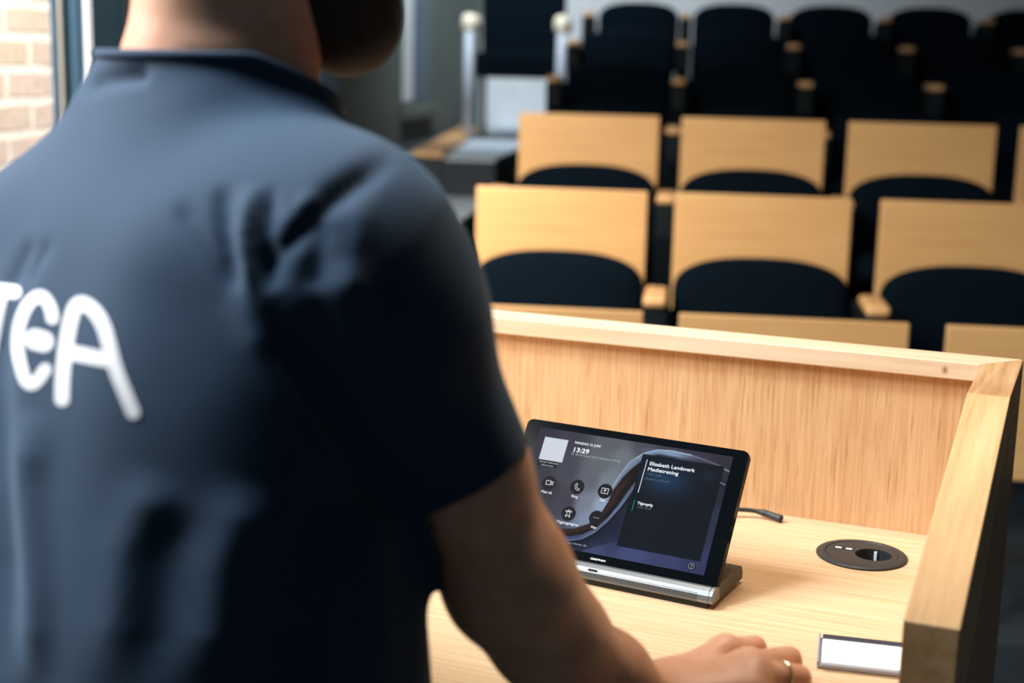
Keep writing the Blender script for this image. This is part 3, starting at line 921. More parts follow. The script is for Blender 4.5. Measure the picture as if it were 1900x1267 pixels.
# writing boards behind the seats of the next row forward
def board_proto():
    root = empty('writing_board', (0, 0, 0), BROT)
    bm = bmesh.new()
    zt = 0.694
    add_box(bm, (0.018, 0.0, zt - 0.33), (0.502, 0.018, zt), 0.004, 2)
    mesh_obj('board', bm, M['seat_ply'], root)
    for x in (0.10, 0.42):
        box('leg', (x - 0.015, 0.0185, 0.0), (x + 0.015, 0.045, zt - 0.10), M['dark_metal'], root, 0.003)
    return root
bproto = board_proto(); used = False
BD_DESC = ['oak board just above the lectern rail, %s of the nearest row', 'oak writing board in the middle row of boards, %s', 'oak writing board in the farthest row of boards, %s']
for k in range(3):
    for j in (range(-1, 2) if k < 2 else range(-1, 3)):
        s = bproto if not used else copy_tree(bproto)
        used = True
        d = 3.052 + 0.9665 * k
        p = BD * d + BL * (LAT0 + j * PW + 0.018 + (0.03 if k == 0 else 0))
        s.location = (p.x, p.y, tier_z(k))
        tag(s, BD_DESC[k] % ORD[j + 1], 'board', 'oak writing boards')

# free-standing armchair at the end of the aisle
M['pale_tip'] = principled('pale_tip', rgb(252, 240, 214), 0.4)
ach = empty('armchair', (0, 0, 0), BROT)
aD = 7.75
pl = at(866, 258, aD); prr = at(1036, 262, aD)
zc = CAM_Z - 0.43
ach.location = (pl.x, pl.y, zc)
tag(ach, 'armchair with white legs, pale arm tips and dark seat on the aisle step', 'armchair')
AW = (prr - pl).length
for x in (0.0, AW):
    tube('front_leg', [(x, 0, 0.0), (x + 0.004, 0, 0.575)], 0.025, M['leg_white'], ach)
    bm = bmesh.new(); add_box(bm, (x - 0.038, -0.03, 0.565), (x + 0.038, 0.24, 0.665), 0.034, 5)
    mesh_obj('armrest', bm, M['pale_tip'], ach, True)
    tube('rear_leg', [(x + (0.03 if x == 0 else -0.03), 0.42, 0.0), (x + (0.03 if x == 0 else -0.03), 0.36, 0.86)], 0.014, M['dark_metal'], ach)
box('seat', (0.035, 0.0, 0.335), (AW - 0.03, 0.40, 0.47), M['upholstery'], ach, 0.02, 3)
box('backrest', (0.025, 0.33, 0.40), (AW - 0.01, 0.40, 1.02), M['upholstery'], ach, 0.02, 3)

# ------------------------------------------------------------------ person
def surface_nets(F, org, h):
    """smooth surface of a sampled distance field"""
    nx_, ny_, nz_ = F.shape
    ins = F < 0
    corners = [(i, j, k) for i in (0, 1) for j in (0, 1) for k in (0, 1)]
    cnt = np.zeros((nx_ - 1, ny_ - 1, nz_ - 1), np.int8)
    for i, j, k in corners:
        cnt += ins[i:nx_ - 1 + i, j:ny_ - 1 + j, k:nz_ - 1 + k]
    act = np.argwhere((cnt > 0) & (cnt < 8))
    idx = np.full(cnt.shape, -1, np.int64)
    idx[act[:, 0], act[:, 1], act[:, 2]] = np.arange(len(act))
    val = {c: F[act[:, 0] + c[0], act[:, 1] + c[1], act[:, 2] + c[2]] for c in corners}
    acc = np.zeros((len(act), 3)); n = np.zeros(len(act))
    for ax in range(3):
        for u in (0, 1):
            for v in (0, 1):
                c0_ = [0, 0, 0]; o_ = [q for q in range(3) if q != ax]
                c0_[o_[0]] = u; c0_[o_[1]] = v
                c1_ = list(c0_); c1_[ax] = 1
                a = val[tuple(c0_)]; b = val[tuple(c1_)]
                m = (a < 0) != (b < 0)
                t = np.where(m, a / np.where(m, a - b, 1), 0)
                p = np.tile(np.array(c0_, float), (len(act), 1)); p[:, ax] = t
                acc[m] += p[m]; n[m] += 1
    V = (act + acc / n[:, None]) * h + np.array(org)
    Q = []
    for ax in range(3):
        sl0 = [slice(None)] * 3; sl1 = [slice(None)] * 3
        sl0[ax] = slice(0, -1); sl1[ax] = slice(1, None)
        cross = ins[tuple(sl0)] != ins[tuple(sl1)]
        e = np.argwhere(cross)
        o_ = [q for q in range(3) if q != ax]
        ok = (e[:, o_[0]] > 0) & (e[:, o_[1]] > 0)
        for q in o_: ok &= e[:, q] < F.shape[q] - 1
        e = e[ok]
        def g(du, dv):
            c = e.copy(); c[:, o_[0]] -= du; c[:, o_[1]] -= dv
            return idx[c[:, 0], c[:, 1], c[:, 2]]
        q = np.stack([g(1, 1), g(0, 1), g(0, 0), g(1, 0)], 1)
        flip = ins[e[:, 0], e[:, 1], e[:, 2]]
        if ax == 1: flip = ~flip
        q[~flip] = q[~flip][:, ::-1]
        Q.append(q)
    return V, np.concatenate(Q)


class Grid:
    def __init__(s, lo, hi, h):
        s.lo, s.h = np.array(lo, float), h
        n = [int(math.ceil((b - a) / h)) + 1 for a, b in zip(lo, hi)]
        s.X = (lo[0] + h * np.arange(n[0], dtype=np.float32))[:, None, None].astype(np.float32)
        s.Y = (lo[1] + h * np.arange(n[1], dtype=np.float32))[None, :, None].astype(np.float32)
        s.Z = (lo[2] + h * np.arange(n[2], dtype=np.float32))[None, None, :].astype(np.float32)
        s.F = np.full(n, 9.0, np.float32)
    def add(s, d, k=0.0):
        if k <= 0: s.F = np.minimum(s.F, d); return
        hh = np.clip(0.5 + 0.5 * (s.F - d) / k, 0, 1)
        s.F = s.F * (1 - hh) + d * hh - k * hh * (1 - hh)
    def sub(s, d, k=0.0):
        d = -d
        if k <= 0: s.F = np.maximum(s.F, d); return
        hh = np.clip(0.5 - 0.5 * (s.F - d) / k, 0, 1)
        s.F = s.F * (1 - hh) + d * hh + k * hh * (1 - hh)
    def cone(s, a, b, ra, rb):
        a = np.array(a, np.float32); b = np.array(b, np.float32); ab = b - a
        L2 = float(ab @ ab)
        px_, py_, pz_ = s.X - a[0], s.Y - a[1], s.Z - a[2]
        t = np.clip((px_ * ab[0] + py_ * ab[1] + pz_ * ab[2]) / L2, 0, 1)
        return np.sqrt((px_ - t * ab[0]) ** 2 + (py_ - t * ab[1]) ** 2 + (pz_ - t * ab[2]) ** 2) - (ra + (rb - ra) * t)
    def ell(s, c, axes, r):
        """ellipsoid with orthonormal axes and semi-axes r"""
        px_, py_, pz_ = s.X - c[0], s.Y - c[1], s.Z - c[2]
        k0 = 0; k1 = 0
        for ax, q in zip(axes, r):
            u = (px_ * ax[0] + py_ * ax[1] + pz_ * ax[2])
            k0 = k0 + (u / q) ** 2; k1 = k1 + (u / (q * q)) ** 2
        k0 = np.sqrt(k0); k1 = np.sqrt(k1)
        return k0 * (k0 - 1.0) / np.maximum(k1, 1e-6)
    def mesh(s): return surface_nets(s.F, s.lo, s.h)


PHI = math.radians(42)
pf = np.array([math.sin(PHI), math.cos(PHI), 0.0]); pr = np.array([math.cos(PHI), -math.sin(PHI), 0.0])
NB = np.array([-0.205, 1.0, CAM_Z])                   # base of the neck
LEAN = 0.17
def npv(v): return np.array([v[0], v[1], v[2]], float)

TZ = np.array([-1.0, -0.62, -0.50, -0.35, -0.25, -0.16, -0.10, -0.06, 0.0, 0.10])
TA = np.array([0.222, 0.222, 0.222, 0.212, 0.203, 0.190, 0.145, 0.095, 0.068, 0.064])
TBd = np.array([0.150, 0.150, 0.152, 0.142, 0.128, 0.118, 0.104, 0.085, 0.068, 0.064])
LZ = [-1.0, -0.6, -0.35, -0.2, -0.1, 0.0]; LO_ = [-0.07, -0.066, -0.062, -0.056, -0.034, 0.0]
_zz = np.linspace(-1.1, 0.2, 521)
_k = np.exp(-np.linspace(-2.2, 2.2, 41) ** 2); _k /= _k.sum()
def _smooth(z_, v_): return np.convolve(np.pad(np.interp(_zz, z_, v_), 20, mode='edge'), _k, 'valid')
TA, TBd, LO_ = _smooth(TZ, TA), _smooth(TZ, TBd), _smooth(LZ, LO_)
TZ = LZ = _zz
def torso_sdf(g, grow=0.0):
    z = g.Z - CAM_Z
    a = np.interp(z.ravel(), TZ, TA).astype(np.float32)[None, None, :] + grow
    b = np.interp(z.ravel(), TZ, TBd).astype(np.float32)[None, None, :] + grow
    off = np.interp(z, LZ, LO_).astype(np.float32)
    cx_ = NB[0] + pf[0] * off; cy_ = NB[1] + pf[1] * off
    u = (g.X - cx_) * pr[0] + (g.Y - cy_) * pr[1]
    v = (g.X - cx_) * pf[0] + (g.Y - cy_) * pf[1]
    q = (np.abs(u / a) ** 2.4 + np.abs(v / b) ** 2.4) ** (1 / 2.4)
    return np.maximum((q - 1) * np.minimum(a, b) * 0.95, np.maximum(z - (0.03 + 2 * grow), (-0.585 - z) if grow < 0 else -9))

def PT(t, fwd, z): return NB + pr * t + pf * fwd + np.array([0, 0, z])
# right arm joints
SH = npv(at(655, 392, 0.895)); EL = npv(at(946, 1080, 0.935)); WR = npv(desk_at(1203, 1302, DESK_Z + 0.035))
SL = [npv(at(620, 468, 0.895)), npv(at(684, 570, 0.905)), npv(at(853, 872, 0.920))]
SLR = [0.0765, 0.065, 0.0505]
sdir = SL[2] - SL[1]; sdir /= np.linalg.norm(sdir)
SLX = SL[2] + sdir * 0.06
# left arm joints (mostly hidden by the body)
LSH = PT(-0.165, 0.0, -0.155); LEL = PT(-0.235, 0.10, -0.37); LWR = npv(L2W(-0.80, -0.52, DESK_Z + 0.045))

hyaw, hpit = math.radians(62), math.radians(-20)
hf = np.array([math.sin(hyaw) * math.cos(hpit), math.cos(hyaw) * math.cos(hpit), math.sin(hpit)])
hr = np.array([math.cos(hyaw), -math.sin(hyaw), 0.0]); hu = np.cross(hr, hf)
CHIN = npv(at(655, 79, 1.035))
HC = CHIN - hf * 0.082 + hu * 0.112
def HP(r, f, u): return HC + hr * r + hf * f + hu * u
AX = (hr, hf, hu)
NA = NB + np.array([0.013, 0.0, -0.08]); NE = HP(0, -0.028, -0.062)

def shirt_field(g, grow=0.0):
    g.add(torso_sdf(g, grow))
    g.add(g.cone(PT(0.03, -0.01, -0.090), PT(0.150, -0.005, -0.150), 0.060 + grow, 0.058 + grow), 0.05)
    g.add(g.cone(PT(-0.03, -0.01, -0.075), PT(-0.155, 0.0, -0.145), 0.060 + grow, 0.058 + grow), 0.05)
    if grow >= 0:
        g.add(g.cone(NA, NE, 0.0635, 0.058), 0.02)
        g.add(g.cone(PT(0, -0.030, -0.05), HP(0, -0.058, -0.03), 0.047, 0.044), 0.02)
    # shoulder blades
    g.add(g.cone(PT(0.085, -0.075, -0.13), PT(0.075, -0.085, -0.25), 0.04 + grow, 0.03 + grow), 0.06)
    g.add(g.cone(PT(-0.085, -0.075, -0.13), PT(-0.075, -0.085, -0.25), 0.04 + grow, 0.03 + grow), 0.06)

gS = Grid((-0.62, 0.62, CAM_Z - 0.66), (0.12, 1.42, CAM_Z + 0.11), 0.0042)
shirt_field(gS)
gS.add(gS.cone(SL[0], SL[1], SLR[0], SLR[1]), 0.045)
gS.add(gS.cone(SL[1], SLX, SLR[1], SLR[2] - 0.006), 0.03)
LS2 = LSH + (LEL - LSH) * 0.85; LSX = LSH + (LEL - LSH) * 1.05
gS.add(gS.cone(LSH, LSX, 0.070, 0.055), 0.04)
SV, SF = gS.mesh()

# cloth folds: valleys drawn along the shirt as in the photograph
def pix(V):
    q = (np.asarray(V) - np.array([0, 0, CAM_Z])) @ np.array(CM.to_3x3())
    return np.stack([950 + FPX * q[:, 0] / -q[:, 2], 633.5 - FPX * q[:, 1] / -q[:, 2]], 1)
def vnormals(V, Fq):
    n = np.zeros_like(V)
    fn = np.cross(V[Fq[:, 2]] - V[Fq[:, 0]], V[Fq[:, 3]] - V[Fq[:, 1]])
    for i in range(4): np.add.at(n, Fq[:, i], fn)
    return n / (np.linalg.norm(n, axis=1)[:, None] + 1e-12)
SN = vnormals(SV, SF)
PX = pix(SV)
toward = -(SV - np.array([0, 0, CAM_Z])); toward /= np.linalg.norm(toward, axis=1)[:, None]
facing = np.clip((SN * toward).sum(1) * 3, 0, 1)
FOLDS = [  # polyline in the photograph, width px, depth m (negative = ridge)
    ([(740, 285), (657, 338), (570, 405), (505, 470), (495, 540)], 22, 0.007),
    ([(598, 350), (560, 395), (518, 446), (505, 480)], 16, -0.005),
    ([(480, 560), (540, 660), (610, 770), (690, 890), (745, 965)], 34, 0.010),
    ([(440, 540), (520, 680), (590, 800), (650, 900)], 40, -0.006),
    ([(330, 370), (350, 405), (376, 440), (410, 490), (435, 545)], 16, 0.0035),
    ([(415, 340), (415, 380), (418, 430), (432, 500), (445, 545)], 15, 0.005),
    ([(470, 340), (460, 390), (450, 442), (458, 505), (470, 560)], 16, -0.005),
    ([(505, 340), (497, 390), (492, 430), (496, 480), (505, 540)], 13, 0.005),
    ([(680, 360), (668, 430), (655, 500), (640, 570)], 24, -0.0025),
    ([(600, 400), (590, 470), (585, 540)], 22, 0.004),
    ([(60, 440), (30, 500), (10, 540)], 14, 0.004),
    ([(100, 440), (60, 500), (45, 530)], 12, 0.003),
    ([(140, 170), (190, 152), (250, 140), (280, 140)], 16, 0.006),
    ([(640, 480), (655, 600), (680, 720)], 40, -0.005),
    ([(560, 560), (610, 660), (690, 780)], 40, 0.003),
    ([(0, 560), (-10, 700), (10, 900), (20, 1267)], 30, 0.007),
    ([(55, 760), (45, 900), (60, 1100), (60, 1280)], 34, -0.006),
    ([(300, 880), (240, 1020), (215, 1270)], 50, -0.004),
    ([(330, 940), (290, 1060), (280, 1270)], 50, 0.003),
    ([(480, 900), (420, 1050), (400, 1270)], 60, -0.006),
    ([(600, 880), (560, 1040), (560, 1270)], 50, 0.006),
    ([(700, 930), (690, 1080), (700, 1270)], 46, -0.006),
]
disp = np.zeros(len(SV))
for poly, w, dep in FOLDS:
    d, t = seg_dist(PX, poly)
    fade = np.clip(np.minimum(t, 1 - t) * 5, 0.0, 1)
    disp -= dep * np.exp(-(d / w) ** 2) * fade
SV = SV + SN * (disp * facing)[:, None]
# slow ripples everywhere on the cloth
rip = np.sin(SV[:, 0] * 47 + SV[:, 2] * 21 + 2 * np.sin(SV[:, 1] * 19)) * np.sin(SV[:, 2] * 13 + SV[:, 1] * 31)
SV = SV + SN * (rip * 0.0016)[:, None]

bm = bmesh.new()
bv = [bm.verts.new(v) for v in SV]
for f in SF:
    try: bm.faces.new([bv[i] for i in f])
    except ValueError: pass
def cut(bm, inside, co, no):
    fs = [f for f in bm.faces if inside(f.calc_center_median())]
    geom = list(fs) + list({e for f in fs for e in f.edges}) + list({v for f in fs for v in f.verts})
    r = bmesh.ops.bisect_plane(bm, geom=geom, plane_co=co, plane_no=no, clear_outer=False, clear_inner=False)
    no = Vector(no); co = Vector(co)
    kill = [f for f in bm.faces if inside(f.calc_center_median()) and (f.calc_center_median() - co).dot(no) > 0]
    bmesh.ops.delete(bm, geom=kill, context='FACES')
vN = Vector(NB)
pfv = Vector(pf); prv = Vector(pr)
ncol = (Vector((0, 0, 1)) + pfv * 0.42).normalized()
NCO = vN + Vector((0, 0, -0.013))
cut(bm, lambda c: (Vector((c.x, c.y, 0)) - Vector((vN.x, vN.y, 0))).length < 0.094 and c.z > CAM_Z - 0.13, NCO, ncol)
cut(bm, lambda c: (Vector((c.x, c.y, 0)) - Vector((vN.x, vN.y, 0))).length < 0.094 and c.z > CAM_Z - 0.13, vN + Vector((0, 0, -0.002)), Vector((0, 0, 1)))
vc = Vector(SL[2]); vd = Vector(sdir)
cuffn = (vd + Vector((0.0, 0, -0.05))).normalized()
def off_trunk(c):
    z = c.z - CAM_Z
    a = np.interp(z, TZ, TA); b = np.interp(z, TZ, TBd); off = np.interp(z, LZ, LO_)
    dx, dy = c.x - NB[0] - pf[0] * off, c.y - NB[1] - pf[1] * off
    return ((abs(dx * pr[0] + dy * pr[1]) / a) ** 2.4 + (abs(dx * pf[0] + dy * pf[1]) / b) ** 2.4) ** (1 / 2.4) > 1.06
def off_axis(c):
    r = c - Vector(SL[1])
    return (r - vd * r.dot(vd)).length
cut(bm, lambda c: (c - vc).length < 0.13 and off_axis(c) < 0.066 and off_trunk(c) and (c - Vector(SL[1])).dot(vd) > 0.05, vc, cuffn)
vl = Vector(LS2); vld = (Vector(LEL) - Vector(LSH)).normalized()
cut(bm, lambda c: (c - vl).length < 0.11 and (c - Vector(LSH)).dot(Vector(-pr)) > 0.0 and (c - Vector(LSH)).dot(vld) > 0.14, vl, vld)
cut(bm, lambda c: c.z < CAM_Z - 0.5, Vector((0, 0, CAM_Z - 0.615)), Vector((0, 0, -1)))
loose = [v for v in bm.verts if not v.link_faces]
bmesh.ops.delete(bm, geom=loose, context='VERTS')

M['shirt'] = noisy('shirt', rgb(21, 47, 72), rgb(25, 53, 78), 900, 0.85, 0.12)
M['shirt'].node_tree.nodes['Principled BSDF'].inputs['Sheen Weight'].default_value = 0.12
M['shirt'].node_tree.nodes['Principled BSDF'].inputs['Sheen Tint'].default_value = (0.6, 0.8, 1.0, 1)
M['shirt'].node_tree.nodes['Principled BSDF'].inputs['Sheen Roughness'].default_value = 0.5
M['skin'] = noisy('skin', rgb(212, 152, 118), rgb(224, 170, 142), 60, 0.5, 0.04)
b_ = M['skin'].node_tree.nodes['Principled BSDF']
b_.inputs['Subsurface Weight'].default_value = 0.12
b_.inputs['Subsurface Radius'].default_value = (0.012, 0.004, 0.002)
M['hair'] = noisy('hair', rgb(15, 12, 11), rgb(28, 22, 19), 320, 0.8, 0.6)
M['trouser'] = noisy('trouser', rgb(30, 34, 42), rgb(38, 42, 50), 500, 0.9, 0.1)
M['print_white'] = principled('print_white', rgb(236, 234, 238), 0.6)

person = empty('person', (NB[0], NB[1], 0.0))
tag(person, 'bearded person in a dark blue t-shirt leaning with one hand on the lectern', 'person')
def to_person(V): return np.asarray(V) - np.array([NB[0], NB[1], 0.0])
bmesh.ops.translate(bm, vec=-Vector((NB[0], NB[1], 0)), verts=bm.verts[:])
# boundary loop at the neck, for the ribbed collar
shirt = mesh_obj('shirt', bm, M['shirt'], person, True)
so = shirt.modifiers.new('thickness', 'SOLIDIFY'); so.thickness = 0.0022; so.offset = -1.0

sb = bmesh.new(); sb.from_mesh(shirt.data)
neck_e = [e for e in sb.edges if e.is_boundary and (e.verts[0].co - Vector((0, 0, CAM_Z))).length < 0.14]
adj = {}
for e in neck_e:
    a, b = e.verts
    adj.setdefault(a.index, []).append(b.index); adj.setdefault(b.index, []).append(a.index)
co_ = {v.index: v.co.copy() for v in sb.verts}
loop = []
if adj:
    cur = next(iter(adj)); prev = None
    while True:
        loop.append(cur)
        nx2 = [q for q in adj[cur] if q != prev]
        if not nx2: break
        prev, cur = cur, nx2[0]
        if cur == loop[0] or len(loop) > 4000: break
sb.free()
if len(loop) > 20:
    L0 = [co_[i] for i in loop]
    n_ = len(L0)
    sm_ = [sum((L0[(i + k) % n_] for k in range(-4, 5)), Vector()) / 9 for i in range(0, n_, 2)]
    tube('collar', sm_, 0.0036, M['shirt'], shirt, 10, True)

# --- body: head, neck, trunk and left arm at one fineness, right arm and hand finer; one mesh
def head_field(g, grow=0.0):
    g.add(g.ell(HP(0, -0.014, 0.035), AX, (0.076 + grow, 0.096 + grow, 0.092 + grow)), 0.02)
    g.add(g.ell(HP(0, 0.03, -0.035), AX, (0.061 + grow, 0.062 + grow, 0.078 + grow)), 0.03)
    g.add(g.ell(HP(0, 0.072, -0.098), AX, (0.026 + grow, 0.022 + grow, 0.020 + grow)), 0.03)
    for s_ in (-1, 1):
        g.add(g.cone(HP(s_ * 0.054, -0.005, -0.055), HP(s_ * 0.022, 0.066, -0.098), 0.018 + grow, 0.017 + grow), 0.025)

lo = (-0.60, 0.66, CAM_Z - 0.66); hi = (0.06, 1.46, CAM_Z + 0.30)
gB = Grid(lo, hi, 0.005)
shirt_field(gB, -0.014)
gB.add(gB.cone(NA, NE, 0.0550, 0.051), 0.02)
gB.add(gB.cone(PT(0, -0.030, -0.05), HP(0, -0.058, -0.03), 0.041, 0.039), 0.02)
head_field(gB)
# face
gB.add(gB.cone(HP(0, 0.088, 0.008), HP(0, 0.112, -0.030), 0.008, 0.0125), 0.012)     # nose
for s_ in (-1, 1):
    gB.add(gB.cone(HP(s_ * 0.012, 0.094, -0.034), HP(s_ * 0.008, 0.1, -0.034), 0.008, 0.008), 0.008)
    gB.sub(gB.ell(HP(s_ * 0.031, 0.092, 0.002), AX, (0.016, 0.012, 0.010)), 0.012)     # eye socket
    gB.add(gB.ell(HP(s_ * 0.031, 0.076, 0.001), AX, (0.012, 0.012, 0.012)), 0.003)     # eyeball under the lid
    gB.add(gB.cone(HP(s_ * 0.014, 0.090, 0.020), HP(s_ * 0.046, 0.080, 0.018), 0.007, 0.006), 0.012)   # brow
    # ear: rim and lobe
    gB.add(gB.ell(HP(s_ * 0.078, -0.008, -0.005), (hr * s_ * 0.94 - hf * 0.34, hf * 0.94 + hr * s_ * 0.34, hu), (0.008, 0.019, 0.031)), 0.008)
    gB.sub(gB.ell(HP(s_ * 0.088, -0.006, -0.002), AX, (0.006, 0.010, 0.016)), 0.006)
gB.add(gB.cone(HP(-0.020, 0.090, -0.064), HP(0.020, 0.090, -0.064), 0.007, 0.007), 0.008)
gB.add(gB.cone(HP(-0.017, 0.088, -0.073), HP(0.017, 0.088, -0.073), 0.008, 0.008), 0.008)
# left arm and hand
gB.add(gB.cone(LSH, LEL, 0.050, 0.042), 0.02)
gB.add(gB.cone(LEL, LWR, 0.043, 0.029), 0.02)
lh = L2W(-0.775, -0.44, DESK_Z + 0.03); lh = npv(lh)
la = npv(L2W(-0.80, -0.45, 0)) - npv(L2W(-0.80, -0.55, 0)); la /= np.linalg.norm(la)
lb = npv(L2W(0.1, 0, 0)) - npv(L2W(0, 0, 0)); lb /= np.linalg.norm(lb)
for q, ln in ((-0.028, 0.058), (-0.009, 0.072), (0.010, 0.076), (0.029, 0.068)):
    k0 = lh + lb * q
    gB.add(gB.cone(LWR + lb * q * 0.5, k0, 0.014, 0.012), 0.012)
    k1 = k0 + la * ln * 0.55 + np.array([0, 0, -0.004]); k2 = k1 + la * ln * 0.45 + np.array([0, 0, -0.012])
    gB.add(gB.cone(k0, k1, 0.0095, 0.0085), 0.006); gB.add(gB.cone(k1, k2, 0.0085, 0.0075), 0.004)
t0 = LWR + lb * 0.02 + la * 0.01; t1_ = t0 + lb * 0.035 + la * 0.03 + np.array([0, 0, -0.01]); t2_ = t1_ + lb * 0.01 + la * 0.03 + np.array([0, 0, -0.012])
gB.add(gB.cone(t0, t1_, 0.013, 0.010), 0.01); gB.add(gB.cone(t1_, t2_, 0.010, 0.008), 0.005)
BV, BF = gB.mesh()

# right arm and hand
def dz(px, py, h): return npv(desk_at(px, py, DESK_Z + h))
FING = [  # knuckle, middle joint, end joint, tip; radii
    [dz(1345, 1210, 0.051), dz(1400, 1201, 0.046), dz(1408, 1212, 0.022), dz(1394, 1217, 0.0085)],
    [dz(1388, 1236, 0.056), dz(1464, 1222, 0.046), dz(1470, 1232, 0.022), dz(1450, 1237, 0.0085)],
    [dz(1398, 1252, 0.056), dz(1482, 1256, 0.044), dz(1487, 1276, 0.020), dz(1466, 1279, 0.0085)],
    [dz(1392, 1285, 0.048), dz(1455, 1296, 0.036), dz(1458, 1310, 0.017), dz(1442, 1312, 0.008)],
]
FR = [(0.0120, 0.0108, 0.0092, 0.0080), (0.0125, 0.0112, 0.0095, 0.0082), (0.0120, 0.0108, 0.0092, 0.0080), (0.0108, 0.0095, 0.0082, 0.0072)]
allp = np.array([SH, EL, WR] + [p for f in FING for p in f])
lo = allp.min(0) - 0.07; hi = allp.max(0) + 0.06
gA = Grid(tuple(lo), tuple(hi), 0.0026)
UA = SL[0] + (SL[1] - SL[0]) * 0.4
gA.add(gA.cone(UA, SL[1], 0.040, 0.044))
gA.add(gA.cone(SL[1], SL[2], 0.044, 0.0435), 0.02)
gA.add(gA.cone(SL[2], EL, 0.0435, 0.040), 0.02)
FM = EL + (WR - EL) * 0.28 + np.array([-0.003, 0, -0.012])
FQ = EL + (WR - EL) * 0.7 + np.array([-0.002, 0, -0.005])
gA.add(gA.cone(EL, FM, 0.0405, 0.0362), 0.03)
gA.add(gA.cone(FM, FQ, 0.0362, 0.0295), 0.03)
gA.add(gA.cone(FQ, WR, 0.030, 0.0235), 0.02)
hand_d = FING[1][0] - WR; hand_d /= np.linalg.norm(hand_d)
side = FING[0][0] - FING[3][0]; side /= np.linalg.norm(side)
gA.add(gA.cone(WR + side * 0.008, WR - side * 0.008 + hand_d * 0.012, 0.0225, 0.0225), 0.012)
for q, (f, r) in enumerate(zip(FING, FR)):
    base = WR + side * (0.012 - 0.010 * q) + hand_d * 0.015
    gA.add(gA.cone(base, f[0], 0.0155, 0.0140), 0.014)
    base2 = base - np.array([0, 0, 0.012]); gA.add(gA.cone(base2, f[0] - np.array([0, 0, 0.012]) - hand_d * 0.008, 0.014, 0.011), 0.014)
    gA.add(gA.cone(f[0], f[0] + hand_d * 0.001, r[0] + 0.0022, r[0] + 0.0022), 0.006)
hand_core = gA.F
gA_f = np.full_like(hand_core, 9.0)
for f, r in zip(FING, FR):
    ch = np.minimum(gA.cone(f[0], f[1], r[0], r[1]), np.minimum(gA.cone(f[1], f[2], r[1], r[2]), gA.cone(f[2], f[3], r[2], r[3])))
    gA_f = np.minimum(gA_f, ch + 0.0004)
gA.F = hand_core
gA.add(gA_f, 0.0045)
# thumb, from the side of the palm
T0 = WR + side * 0.022 + hand_d * 0.018; T1 = dz(1315, 1228, 0.020); T2 = dz(1362, 1228, 0.012)
gA.add(gA.cone(T0, T1, 0.017, 0.0125), 0.012)
gA.add(gA.cone(T1, T2, 0.0125, 0.0092), 0.004)
AV, AF = gA.mesh()
verts = np.concatenate([to_person(BV), to_person(AV)])
faces = np.concatenate([BF, AF + len(BV)])
body = raw_obj('body', verts, faces, M['skin'], person, True)
sm = body.modifiers.new('smooth', 'SMOOTH'); sm.factor = 0.5; sm.iterations = 3

# beard and hair
gH = Grid(tuple(HC - 0.17), tuple(HC + 0.17), 0.004)
gH.add(gH.ell(HP(0, 0.034, -0.042), AX, (0.066, 0.064, 0.078)))
gH.add(gH.ell(HP(0, 0.074, -0.102), AX, (0.038, 0.036, 0.036)), 0.03)
for s_ in (-1, 1):
    gH.add(gH.cone(HP(s_ * 0.055, 0.0, -0.050), HP(s_ * 0.024, 0.068, -0.102), 0.024, 0.024), 0.025)
    gH.add(gH.cone(HP(s_ * 0.066, 0.008, -0.005), HP(s_ * 0.057, 0.0, -0.052), 0.010, 0.020), 0.02)
fu = (gH.X - HC[0]) * hu[0] + (gH.Y - HC[1]) * hu[1] + (gH.Z - HC[2]) * hu[2]
ff = (gH.X - HC[0]) * hf[0] + (gH.Y - HC[1]) * hf[1] + (gH.Z - HC[2]) * hf[2]
fr = np.abs((gH.X - HC[0]) * hr[0] + (gH.Y - HC[1]) * hr[1] + (gH.Z - HC[2]) * hr[2])
top = np.where(fr > 0.045, fu - 0.005 - 0 * ff, fu + 0.042)            # cheek line / below the nose
gH.F = np.maximum(gH.F, np.minimum(fu + 0.046 + np.maximum(fr - 0.03, 0) * -1.6, 9))
gH.F = np.maximum(gH.F, -(ff + 0.012))                                  # ends at the ear
gH.sub(gH.cone(HP(-0.018, 0.10, -0.067), HP(0.018, 0.10, -0.067), 0.012, 0.012), 0.006)
HV, HF_ = gH.mesh()
raw_obj('beard', to_person(HV), HF_, M['hair'], person, True)
gH = Grid(tuple(HC - 0.17), tuple(HC + 0.17), 0.004)
gH.add(gH.ell(HP(0, -0.016, 0.038), AX, (0.083, 0.102, 0.102)))
gH.F = np.maximum(gH.F, -(fu + 0.066))
gH.F = np.maximum(gH.F, (ff - 0.055) - (fu - 0.05) * 0.3)               # hairline at the forehead
gH.F = np.maximum(gH.F, np.where((ff > -0.03), -(fu - 0.005), -1))
HV, HF_ = gH.mesh()
raw_obj('hair', to_person(HV), HF_, M['hair'], person, True)

# trousers and shoes
hipz = CAM_Z - 0.60
HIP = NB + pf * (-0.60 * LEAN) + np.array([0, 0, -0.60])
gT = Grid((HIP[0] - 0.32, HIP[1] - 0.32, 0.03), (HIP[0] + 0.32, HIP[1] + 0.32, CAM_Z - 0.5), 0.008)
gT.add(gT.ell(HIP + np.array([0, 0, 0.01]), (pr, pf, np.array([0, 0, 1.])), (0.175, 0.125, 0.13)))
for s_ in (-1, 1):
    kn_ = HIP + pr * s_ * 0.11 + pf * 0.02; kn_[2] = 0.48
    an_ = HIP + pr * s_ * 0.12 - pf * 0.03; an_[2] = 0.05
    gT.add(gT.cone(HIP + pr * s_ * 0.085 + np.array([0, 0, -0.04]), kn_, 0.098, 0.070), 0.05)
    gT.add(gT.cone(kn_, an_, 0.070, 0.058), 0.03)
TV, TF = gT.mesh()
raw_obj('trousers', to_person(TV), TF, M['trouser'], person, True)
